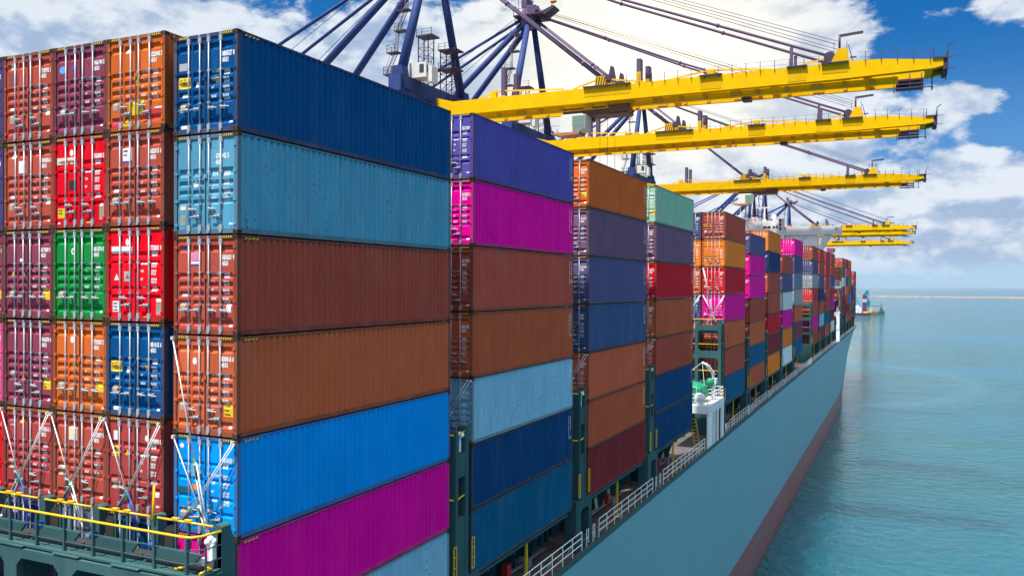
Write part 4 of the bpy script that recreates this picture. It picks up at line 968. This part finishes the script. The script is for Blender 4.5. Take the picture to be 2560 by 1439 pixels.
# ------------------------------------------------------------------ quay cranes
CG = 'yellow boomed quay cranes reaching over the ship'
def q(x, y, z): return (x + 54, y, z + 39)
def crane(yc, label, trolley_x=-30.5):
    C_ = thing('quay_crane', label, 'crane', (-54, yc, 4), CG)
    def P_(name, mats): return lambda s: s.build(name, mats, C_)
    for nm, y0, y1 in (('near', -2.3, -1.15), ('far', 2.25, 3.4)):
        s = MB()
        s.prism([(q(x, 0, z)[0], q(0, 0, z)[2]) for x, z in ((-52, 19.9), (9, 20.05), (20.1, 20.35), (20.1, 21.5), (13.5, 22.25), (9, 22.2), (-49, 22.1), (-52, 22.9))], 1, y0, y1)
        s.prism([(q(x, 0, z)[0], q(0, 0, z)[2]) for x, z in ((20.1, 20.35), (21.4, 20.6), (21.4, 21.5), (20.1, 21.5))], 1, y0 + .05, y1 - .05)
        g = s.build('boom_girder', CRY, C_)
        s = MB(); yi = -.95 if nm == 'near' else 1.72
        xa, xb = [q(x, 0, 0)[0] for x in (-51.5, 16.2)]
        s.box(xa, xb, yi, yi + .34, q(0, 0, 19.3)[2], q(0, 0, 20.02)[2]); s.box(xa, xb, yi - .1, yi + .44, q(0, 0, 19.15)[2], q(0, 0, 19.3)[2])
        x = -49.0; k_ = 0
        while x < 15:
            w_ = .5 + .9 * ((k_ * 7) % 3 == 0)
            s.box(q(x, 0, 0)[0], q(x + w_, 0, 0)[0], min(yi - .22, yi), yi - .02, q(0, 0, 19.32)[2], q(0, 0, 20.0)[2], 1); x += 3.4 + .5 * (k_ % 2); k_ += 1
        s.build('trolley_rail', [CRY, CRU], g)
        for x0, x1, z0 in ((-26.6, -19.5, 20.8), (-9.2, -6.3, 20.3), (2.6, 5.0, 20.25), (7.0, 10.2, 20.9)):
            s = MB(); s.box(q(x0, 0, 0)[0], q(x1, 0, 0)[0], y0 - .03, y0, q(0, 0, z0)[2], q(0, 0, 22.0)[2]); s.build('patch_panel', CRYP, g)
            s = MB(); s.box(q(x0 - .1, 0, 0)[0], q(x1 + .1, 0, 0)[0], y0 - .35, y1 + .2, q(0, 0, 22.14)[2], q(0, 0, 22.32)[2]); s.build('walkway_plate', CRD, g)
        # railing on top
        s = MB(); yr = y0 - .12
        x = -20.0
        while x < 21:
            zt = 22.2 if x < 14 else 22.2 - (x - 14) * .1
            if not 7.5 < x < 11: s.tube([q(x, yr, zt - .4), q(x, yr, zt + 1.15)], .05, 4)
            x += 1.9
        for hh in (.45, 1.1): s.tube([q(-20, yr, 22.2 + hh), q(7.4, yr, 22.2 + hh)], .018, 4); s.tube([q(11.5, yr, 22.2 + hh), q(20.5, yr, 21.7 + hh)], .018, 4)
        s.build('handrail', CRD, g)
        s = MB(); ym = (y0 + y1) / 2
        s.prism([(q(x, 0, 0)[0], q(0, 0, z)[2]) for x, z in ((8.0, 22.15), (10.2, 22.15), (10.1, 24.0), (9.0, 24.1), (8.5, 23.2))], 1, y0 + .05, y1 - .05); pyl = s.build('stay_pylon', CRY, C_)
        s = MB(); s.tube([q(7.9, y0 + .1, 23.1), q(7.9, y1 - .1, 23.1)], .75, 14); s.box(q(7.2, 0, 0)[0], q(8.6, 0, 0)[0], y0 + .2, y1 - .2, q(0, 0, 22.15)[2], q(0, 0, 22.6)[2]); s.tube([q(10.2, ym, 24.6), q(10.7, ym, 22.6)], .07, 4); s.tube([q(10.4, ym, 22.9), q(11.2, ym, 22.9)], .12, 4); s.build('sheave', CRD, pyl)
        if nm == 'near':
            s = MB(); s.tube([q(9.1, ym, 24.0), q(9.1, ym, 26.0)], .16, 6); s.beam(q(9.0, ym, 25.85), q(12.0, ym, 26.05), .2, .34)
            for dx in (-.7, .9): s.tube([q(9.1 + dx, ym, 24.0), q(9.1 + dx, ym, 25.1)], .05, 4)
            s.build('davit_jib', CRD, pyl)
        # inner stay foot, mid foot and tie rods
        s = MB(); s.box(q(-24.9, 0, 0)[0], q(-23.3, 0, 0)[0], y0 + .1, y1 - .1, q(0, 0, 22.14)[2], q(0, 0, 23.7)[2]); ft = s.build('stay_foot', CRY, C_)
        s = MB()
        for i in range(4): s.prism([(q(-24.9 + .4 * i, 0, 0)[0], q(0, 0, 22.4)[2]), (q(-24.75 + .4 * i, 0, 0)[0], q(0, 0, 22.4)[2]), (q(-24.45 + .4 * i - .05, 0, 0)[0], q(0, 0, 23.6)[2]), (q(-24.6 + .4 * i - .05, 0, 0)[0], q(0, 0, 23.6)[2])], 1, y0 + .09, y0 + .06)
        s.build('hazard_stripe', BLK, ft)
        s = MB(); s.beam(q(-28.5, y0 + .4, 22.25), q(-24, y0 + .4, 23.5), .22, .22); s.beam(q(-24, y0 + .4, 23.4), q(-17.5, y0 + .4, 22.3), .22, .22)
        s.beam(q(-14.2, y0 + .4, 22.2), q(-7.8, y0 + .4, 23.05), .22, .22); s.beam(q(-7.8, y0 + .4, 23.05), q(.5, y0 + .4, 22.3), .22, .22); s.box(q(-8.3, 0, 0)[0], q(-7.3, 0, 0)[0], y0 + .2, y1 - .2, q(0, 0, 22.1)[2], q(0, 0, 23.0)[2])
        s.beam(q(-44.5, y0 + .4, 22.2), q(-40.5, y0 + .4, 23.1), .22, .22); s.beam(q(-40.5, y0 + .4, 23.1), q(-30, y0 + .4, 22.4), .2, .2); s.box(q(-42.4, 0, 0)[0], q(-41.4, 0, 0)[0], y0 + .2, y1 - .2, q(0, 0, 22.1)[2], q(0, 0, 23.2)[2]); s.beam(q(3.2, y0 + .4, 22.2), q(8, y0 + .4, 23.2), .18, .18); s.build('tie_rod', CRY, C_)
        s = MB(); s.box(q(-24.2, 0, 0)[0], q(-22.4, 0, 0)[0], y0 + .2, y1 - .2, q(0, 0, 23.0)[2], q(0, 0, 23.9)[2]); s.prism([(q(-22.9, 0, 0)[0], q(0, 0, 23.7)[2]), (q(-21.8, 0, 0)[0], q(0, 0, 22.9)[2]), (q(-22.2, 0, 0)[0], q(0, 0, 25.0)[2]), (q(-22.6, 0, 0)[0], q(0, 0, 25.2)[2])], 1, y0 + .3, y1 - .3); s.build('stay_bracket', CRD, C_)
        for x, hgt in ((-40.2, 4.6), (-18.3, 3.6)):
            s = MB(); xx = q(x, 0, 0)[0]; s.box(xx - .32, xx + .32, ym - .3, ym + .3, q(0, 0, 22.15)[2], q(0, 0, 22.15 + hgt)[2]); s.box(xx + .4, xx + .5, ym - .25, ym + .25, q(0, 0, 22.2)[2], q(0, 0, 22 + hgt)[2]); lp = s.build('latch_post', CRV, C_)
            s = MB(); s.box(xx - .34, xx + .34, ym - .32, ym + .32, q(0, 0, 22.2)[2], q(0, 0, 22.2 + 1.5 * (x > -30) + .12)[2]); s.build('post_base', CRY, lp)
        # stays
        for z0, zoff in ((48.2, 0), (47.4, .0)):
            pass
        ap = (-54, 0, 48.2); ysp = -.7 if nm == 'near' else .7
        for dy, rr in ((-.18, .17), (.18, .17)):
            pass
        s = MB(); s.tube([q(-53.0, ysp - .1, 47.6), q(-24.2, ym - .15, 23.5)], .19, 6); s.tube([q(-53.0, ysp + .2, 47.9), q(-24.0, ym + .25, 23.7)], .16, 6)
        for f in (.45, .9): s.ball(Vector(q(-53, ysp, 47.7)).lerp(Vector(q(-24.1, ym, 23.6)), f), .42, nu=8, nv=6)
        s.build('inner_stay', CRV, C_)
        s = MB(); A_, B_ = Vector(q(-52.6, ysp, 48.6)), Vector(q(8.2, ym, 23.2)); mid = A_.lerp(B_, .5) - Vector((0, 0, .55))
        pts = [A_.lerp(mid, i / 6) if i < 6 else mid.lerp(B_, (i - 6) / 6) for i in range(13)]
        s.tube(pts, .20, 6)
        for f in (3, 6, 9): s.ball(pts[f], .32, nu=8, nv=6)
        s.tube([A_ + Vector((0, 0, .9)), B_ + Vector((.5, 0, 1.6))], .055, 4); s.tube([A_ + Vector((0, .3, 1.4)), B_ + Vector((1, .2, 1.9))], .045, 4); s.build('outer_stay', CRV, C_)
        s = MB(); xx = q(3.0, 0, 0)[0]; s.box(xx - .2, xx + .2, ym - .2, ym + .2, q(0, 0, 22.2)[2], q(0, 0, 25.0)[2]); s.build('stay_prop', CRV, C_)
    # cross ties, tip platforms
    s = MB()
    for x in (-48, -38, -14, 0, 12, 19.3): s.box(q(x, 0, 0)[0], q(x + .9, 0, 0)[0], -1.15, 2.25, q(0, 0, 20.2)[2], q(0, 0, 21.6)[2])
    s.build('cross_tie', CRY, C_)
    s = MB()
    s.box(q(20.2, 0, 0)[0], q(22.0, 0, 0)[0], -2.4, 3.5, q(0, 0, 21.5)[2], q(0, 0, 21.75)[2]); s.box(q(21.3, 0, 0)[0], q(21.8, 0, 0)[0], -2.2, 3.3, q(0, 0, 20.2)[2], q(0, 0, 21.5)[2])
    for y in (-2.3, .5, 3.4):
        s.tube([q(21.9, y, 20.0), q(21.9, y, 23.0)], .08, 4); s.tube([q(20.3, y, 21.7), q(20.3, y, 22.9)], .06, 4)
    for z in (20.3, 20.8, 22.2, 22.7): s.tube([q(21.9, -2.3, z), q(21.9, 3.4, z)], .05, 4)
    s.tube([q(21.5, -2.3, 20.2), q(22.8, -2.3, 20.2)], .05, 4); s.tube([q(21.5, -2.3, 21.6), q(23.0, -2.3, 21.6)], .05, 4); s.tube([q(21.9, -2.3, 23.0), q(22.5, -2.3, 23.4)], .09, 4); s.build('tip_platform', CRD, C_)
    s = MB()
    for z in (18.7, 19.2, 19.7): s.box(q(15.9, 0, 0)[0], q(19.2, 0, 0)[0], .6, 2.1, q(0, 0, z)[2], q(0, 0, z + .16)[2])
    for x in (15.7, 17.6, 19.0, 20.2):
        for y in (.7, 2.0): s.tube([q(x, y, 18.5), q(x, y, 20.6)], .08, 4)
    s.box(q(16.1, 0, 0)[0], q(17.6, 0, 0)[0], .8, 1.9, q(0, 0, 19.2)[2], q(0, 0, 20.0)[2]); s.tube([q(19, .7, 18.7), q(20.3, .7, 18.7), q(20.3, 2.0, 18.7)], .07, 4); s.build('hung_platform', CRD, C_)
    s = MB(); s.box(q(-3.8, 0, 0)[0], q(-2.6, 0, 0)[0], -.6, 1.2, q(0, 0, 18.7)[2], q(0, 0, 19.3)[2]); s.build('festoon_trolley', CRD, C_)
    # trolley and cab
    tr = bpy.data.objects.new('trolley', None); col.objects.link(tr); tr.parent = C_; tr.location = q(trolley_x, 0, 18.8)
    s = MB(); s.box(0, 10.2, -1.0, 2.2, -.5, .75); s.box(1, 9.5, -.8, 2.0, .7, 1.5); s.box(7.5, 10.6, -1.4, -.8, -.3, .8); s.box(3, 4, -1.2, 2.4, -.9, -.4)
    for x in (5, 6.2, 7.4): s.tube([(x, 1.8, -.5), (x, 1.8, -18)], .03, 4, cap=False)
    s.build('trolley_frame', plain('trolley brown', (0.16, 0.06, 0.03), .6), tr)
    s = MB(); s.prism([(0.1, -3.0), (3.2, -3.0), (3.95, -2.5), (4.15, -.5), (.1, -.5)], 1, -2.2, .3); s.box(.3, 3.6, -2.1, .2, -.5, -.3); cb = s.build('operator_cab', plain('cab white', (.78, .76, .70), .4, 0, .05), tr)
    s = MB(); s.prism([(2.0, -2.1), (3.9, -2.1), (4.08, -.62), (2.0, -.62)], 1, -2.25, -2.21); s.prism([(2.05, -2.9), (3.25, -2.9), (3.9, -2.5), (3.9, -2.2), (2.05, -2.2)], 1, -2.25, -2.21); s.build('cab_window', plain('cab glass', (.20, .30, .24), .1, 0, .1), cb)
    s = MB(); s.prism([(-.3, -3.0), (3.2, -3.0), (3.0, -3.35), (.2, -3.5), (-1.2, -3.2)], 1, -2.3, .4); s.box(-1.5, 0, -2.2, .2, -3.1, -2.95); s.tube([(-1.4, -2.1, -3), (-1.4, -2.1, -1.9), (-.1, -2.1, -1.9)], .05, 4); s.tube([(-1.4, .1, -3), (-1.4, .1, -1.9)], .05, 4); s.build('cab_floor', plain('cab underside', (.45, .18, .08), .6), cb)
    # A-frame
    for sg in (-1, 1):
        s = MB(); s.tube([q(-54, sg * 10, 24.5), q(-54, sg * .9, 48.2)], .80, 12, r2=.58); lg = s.build('mast_leg', CRB, C_)
        s = MB(); s.box(q(-55.2, 0, 0)[0], q(-52.8, 0, 0)[0], sg * 10 - 1.1, sg * 10 + 1.1, 0, q(0, 0, 22.8)[2]); s.prism([(q(-55.4, 0, 0)[0], q(0, 0, 22.8)[2]), (q(-52.6, 0, 0)[0], q(0, 0, 22.8)[2]), (q(-53.2, 0, 0)[0], q(0, 0, 26.4)[2]), (q(-54.8, 0, 0)[0], q(0, 0, 26.4)[2])], 1, sg * 9.9 - .9, sg * 9.9 + .9); s.build('portal_leg', CRB, C_)
        s = MB(); s.box(q(-81.2, 0, 0)[0], q(-78.8, 0, 0)[0], sg * 10 - 1.1, sg * 10 + 1.1, 0, q(0, 0, 22.3)[2]); s.build('portal_leg', CRB, C_)
        s = MB(); s.tube([q(-54.3, sg * .9, 47.8), q(-80, sg * 5.6, 23)], .62, 10); s.build('back_strut', CRB, C_)
        s = MB(); s.tube([q(-54.5, sg * 1.0, 48.3), q(-82, sg * 3.0, 35.6), q(-108, sg * 5.0, 23)], .30, 8); s.tube([q(-54.5, sg * 1.2, 49.5), q(-99, sg * 5.5, 22)], .05, 4); s.build('back_stay', CRB, C_)
        s = MB(); s.box(q(-112, 0, 0)[0], q(-51.9, 0, 0)[0], sg * 2.9 - .7, sg * 2.9 + .7, q(0, 0, 19.1)[2], q(0, 0, 21.9)[2]); s.build('rear_girder', CRB, C_)
    s = MB(); s.box(q(-55.1, 0, 0)[0], q(-52.9, 0, 0)[0], -11.5, 11.5, q(0, 0, 22.4)[2], q(0, 0, 24.9)[2]); s.build('portal_beam', CRB, C_)
    s = MB(); s.box(q(-81.1, 0, 0)[0], q(-78.9, 0, 0)[0], -11.5, 11.5, q(0, 0, 21.95)[2], q(0, 0, 24)[2]); s.build('portal_beam', CRB, C_)
    # mast head
    s = MB(); s.prism([(-2.0, q(0, 0, 46.2)[2]), (2.0, q(0, 0, 46.2)[2]), (2.2, q(0, 0, 48.2)[2]), (1.2, q(0, 0, 50.5)[2]), (-1.2, q(0, 0, 50.5)[2]), (-2.2, q(0, 0, 48.2)[2])], 0, q(-55.3, 0, 0)[0], q(-52.6, 0, 0)[0])
    s.tube([q(-53, -2.2, 49.2), q(-53, 2.2, 49.2)], 1.0, 12); s.box(q(-55.6, 0, 0)[0], q(-54.4, 0, 0)[0], -1.4, 1.4, q(0, 0, 50.2)[2], q(0, 0, 52.2)[2]); hd = s.build('mast_head', CRV, C_)
    s = MB(); s.box(q(-56.8, 0, 0)[0], q(-50.5, 0, 0)[0], -2.9, 2.9, q(0, 0, 48.0)[2], q(0, 0, 48.25)[2]); s.prism([(q(-53, 0, 0)[0], q(0, 0, 48.2)[2]), (q(-48.4, 0, 0)[0], q(0, 0, 49.8)[2]), (q(-48.2, 0, 0)[0], q(0, 0, 49.4)[2]), (q(-50.5, 0, 0)[0], q(0, 0, 48.0)[2])], 1, -1.5, 1.5)
    for x, y in ((-56.7, -2.8), (-54, -2.8), (-51, -2.8), (-56.7, 2.8), (-51, 2.8)): s.tube([q(x, y, 48.2), q(x, y, 49.6)], .07, 4)
    s.tube([q(-56.7, -2.8, 49.5), q(-51, -2.8, 49.5)], .06, 4); s.tube([q(-55.5, -1, 52), q(-55.5, -1, 53), q(-53.2, -1, 53.2), q(-53.2, -1, 50)], .10, 4); s.tube([q(-56.4, -1, 48), q(-56.4, -1, 53.8)], .06, 4); s.build('head_platform', CRD, hd)
    s = MB(); s.ball(q(-49.0, 0, 51.0), .5, nu=10, nv=6, sq=(1.5, 1, .8)); s.tube([q(-50, 0, 49), q(-49.2, 0, 50.8)], .09, 4); s.build('beacon', LBL['orange'], hd)
    # stairs up the near leg
    def leg_pt(f): return Vector(q(-54, -10, 24.5)).lerp(Vector(q(-54, -.9, 48.2)), f)
    s = MB(); fs_ = [0.04, .20, .36, .52, .68, .84, .97]; prev = None
    for i, f in enumerate(fs_):
        p = leg_pt(f) + Vector((-1.9 if i % 2 else -1.5, .2, 0))
        s.box(p.x - 1.5, p.x + .6, p.y - .7, p.y + .7, p.z - .16, p.z)
        for dx, dy in ((-1.45, -.65), (-1.45, .65), (.0, -.65)): s.tube([p + Vector((dx, dy, 0)), p + Vector((dx, dy, 1.15))], .05, 4)
        for hh in (.6, 1.1): s.tube([p + Vector((-1.45, .65, hh)), p + Vector((-1.45, -.65, hh)), p + Vector((.3, -.65, hh))], .03, 4)
        if prev is not None:
            a, c = prev + Vector((-1.2 if i % 2 else -.1, 0, 0)), p + Vector((-.1 if i % 2 else -1.2, 0, 0))
            for dy in (-.45, .45):
                s.tube([a + Vector((0, dy, 0)), c + Vector((0, dy, 0))], .06, 4); s.tube([a + Vector((0, dy, 1)), c + Vector((0, dy, 1))], .03, 4)
            for j in range(1, 12):
                w_ = a.lerp(c, j / 12); s.tube([w_ + Vector((0, -.45, 0)), w_ + Vector((0, .45, 0))], .04, 4)
        prev = p
    s.build('stairway', CRD, C_)
    # lattice lift towers between the legs
    s = MB()
    for x0, x1, y0, y1, zt, lv in ((-57.5, -55.6, 1.0, 2.8, 34.8, (28.6, 34.2)), (-54.4, -52.2, 3.0, 5.0, 32.6, (28.8, 32.0))):
        for x in (x0, x1):
            for y in (y0, y1): s.tube([q(x, y, 22), q(x, y, zt - .6)], .10, 4)
        z = 24.0
        while z < zt - 1.5:
            for (xa, ya), (xb, yb) in (((x0, y0), (x1, y0)), ((x1, y0), (x1, y1)), ((x0, y1), (x1, y1)), ((x0, y0), (x0, y1))):
                s.tube([q(xa, ya, z), q(xb, yb, z)], .05, 4); s.tube([q(xa, ya, z), q(xb, yb, z + 1.4)], .035, 4)
            z += 1.4
        for z in lv:
            s.box(q(x0 - .2, 0, 0)[0], q(x1 + 1.0, 0, 0)[0], y0 - .5, y1 + .3, q(0, 0, z)[2], q(0, 0, z + .22)[2])
            for x in (x0 - .1, (x0 + x1) / 2, x1 + .9):
                s.tube([q(x, y0 - .45, z), q(x, y0 - .45, z + 1.3)], .05, 4)
            for hh in (.7, 1.2): s.tube([q(x0 - .1, y0 - .45, z + hh), q(x1 + .9, y0 - .45, z + hh)], .03, 4)
    s.build('lift_tower', CRD, C_)
    s = MB(); s.box(q(-53.4, 0, 0)[0], q(-50.4, 0, 0)[0], -8.2, -5.6, q(0, 0, 24.9)[2], q(0, 0, 27.2)[2]); s.box(q(-50.5, 0, 0)[0], q(-49.6, 0, 0)[0], -7.8, -6, q(0, 0, 24.2)[2], q(0, 0, 26.6)[2]); kb = s.build('checker_cabin', plain('cabin white', (.75, .72, .68), .5, 0, .08), C_)
    s = MB(); s.box(q(-50.42, 0, 0)[0], q(-50.3, 0, 0)[0], -8.0, -7.86, q(0, 0, 25.6)[2], q(0, 0, 26.8)[2]); s.box(q(-51.6, 0, 0)[0], q(-50.8, 0, 0)[0], -8.24, -8.2, q(0, 0, 25.6)[2], q(0, 0, 26.9)[2]); s.build('window', GLASS, kb)
    return C_
cr1 = crane(101.4, 'nearest quay crane, its yellow boom lowest over the camera and largest in view')
base_ = [(140.8, 'second nearest quay crane, mast head in full view above the first boom', None), (221.2, 'third quay crane, yellow boom midway with white cab under it', -25.5), (417.5, 'fourth quay crane, upper of the pair of booms behind the white bridge wing', None),
         (458.2, 'fifth quay crane, lower boom of the pair right behind the bridge wing', None), (565, 'farthest quay crane, smallest and lowest yellow boom above the red stacks', None)]
for yy, lb_, tx in base_:
    c_ = copy_tree(cr1); c_.location = (-54, yy, 4); c_['label'] = lb_
    for ch in c_.children:
        if ch.name.startswith('trolley'):
            if tx is not None: ch.location = q(tx, 0, 18.8)
            else: ch.location = q(-68, 0, 18.8)
# red gantry head far behind the stacks
rg = thing('gantry_crane', 'small red gantry crane head showing above the far maroon stacks', 'crane', (-24, 420, 4))
s = MB()
for x in (7.1, 8.6):
    for y in (-4, 4): s.box(x - .15, x + .15, y - .15, y + .15, 0, 49)
s.build('gantry_leg', plain('gantry red', (0.45, 0.06, 0.09), .5), rg)
s = MB(); s.box(6.2, 9.4, -5, 5, 49, 50.6); s.beam((7.1, -4, 46), (8.6, -4, 49), .25, .25); s.beam((8.6, -4, 46), (7.1, -4, 49), .25, .25); s.build('gantry_beam', plain('gantry red', (0.45, 0.06, 0.09), .5), rg)

# ------------------------------------------------------------------ floating crane barges far off
CY = plain('barge crane cyan', (0.02, 0.36, 0.58), .5); CYD = plain('barge crane teal', (0.01, 0.20, 0.36), .5); PUR = plain('barge tower maroon', (0.13, 0.05, 0.14), .6)
def lattice(s, a, b_, w0, w1, n, r=.25):
    a, b_ = Vector(a), Vector(b_); d = (b_ - a).normalized(); x = d.cross(Vector((0, 1, 0))).normalized()
    def p(f, sx, sy): wv = w0 + (w1 - w0) * f; return a.lerp(b_, f) + x * (sx * wv / 2) + Vector((0, sy * wv / 2, 0))
    for sx in (-1, 1):
        for sy in (-1, 1): s.tube([p(0, sx, sy), p(1, sx, sy)], r, 4)
    for i in range(n):
        for sy in (-1, 1): s.tube([p(i / n, -1 if i % 2 else 1, sy), p((i + 1) / n, 1 if i % 2 else -1, sy)], r * .7, 4)
b1 = thing('crane_barge', 'white housed barge with light blue lattice crane beyond the ship\'s bow', 'barge', (-37, 1125, 0))
s = MB(); s.prism([(-18, -.5), (14, -.5), (15.5, 2.6), (-18, 2.6)], 1, -7, 7); s.build('barge_hull', plain('barge hull dark', (.06, .04, .08), .6), b1)
s = MB(); s.box(-18, 4, -5, 5, 2.6, 9.5); s.box(-14, 1, -4, 4, 9.5, 12); hs_ = s.build('deckhouse', SHIPW, b1)
for x in (-4, 0):
    for z in (4, 7): 
        s = MB(); s.box(x, x + 1, -5.1, -4.98, z, z + 1); s.build('window', GLASS, hs_)
s = MB(); lattice(s, (1, 0, 12), (-6, 0, 31), 2.5, 2, 7, .5); lattice(s, (-8, 0, 12), (-6, 0, 31), 4, 2, 7, .5); s.box(-8, -4, -1.5, 1.5, 30, 32.5); s.build('lattice_crane', CY, b1)
s = MB(); s.box(6, 12, -4, 4, 2.6, 4.2); s.build('deck_gear', YEL, b1)
b2 = thing('crane_barge', 'barge with tall teal and maroon crane tower and yellow winch house', 'barge', (-28, 1185, 0))
s = MB(); s.prism([(-12, -.5), (13, -.5), (14, 1.8), (-12, 1.8)], 1, -7, 7); s.build('barge_hull', plain('barge hull brown', (.16, .10, .08), .7), b2)
s = MB(); s.box(-6.5, -1.5, -2.5, 2.5, 1.8, 24); s.build('tower', PUR, b2)
s = MB(); s.box(-6.6, -1.2, -2.7, 2.6, 15, 19.5); s.build('tower_band', plain('tower band', (.5, .48, .5), .6), b2)
s = MB(); lattice(s, (1, 0, 4), (-.5, 0, 31), 3.2, 2.2, 9, .55); s.prism([(-6.5, 24), (-1.2, 24), (.6, 31), (-1.2, 31.5)], 1, -1.5, 1.5); s.prism([(0, 8), (3.4, 14), (1.5, 19), (-.5, 17)], 1, -1.5, 1.5); s.build('crane_boom', CYD, b2)
s = MB(); s.box(2.4, 5.6, -3, 3, 1.8, 8); s.build('winch_house', YEL, b2)
s = MB(); s.box(6.5, 11, -4, 4, 1.8, 4); s.prism([(6, 4), (12, 1.8), (6, 1.8)], 1, -3, 3); s.build('deck_gear', plain('deck gear ochre', (.34, .22, .14), .7), b2)
s = MB(); s.beam((4, 0, 10.5), (17, 0, 9.6), .8, .8); s.build('gangway_boom', PUR, b2)
tg = thing('tugboat', 'small dark green tugboat alongside the right end of the barge', 'tugboat', (-12, 1215, 0))
s = MB(); s.prism([(-4.6, 3.2), (-3.6, -.4), (3.6, -.4), (4.8, 3.4), (3, 2.6), (-3, 2.4)], 1, -3, 8); s.build('tug_hull', plain('tug green', (.02, .12, .12), .5), tg)
s = MB(); s.box(-2.5, 2.5, 0, 5, 2.4, 5.2); s.box(-1.6, 1.6, 1, 4, 5.2, 7); wh = s.build('wheelhouse', plain('tug brown', (.22, .09, .09), .6), tg)
s = MB(); s.box(-1.4, 1.4, .93, 1.0, 5.6, 6.6); s.build('window', GLASS, wh)
s = MB(); lattice(s, (0, 2.5, 7), (0, 2.5, 14), 1.6, 1.2, 4, .3); s.build('mast', CYD, tg)
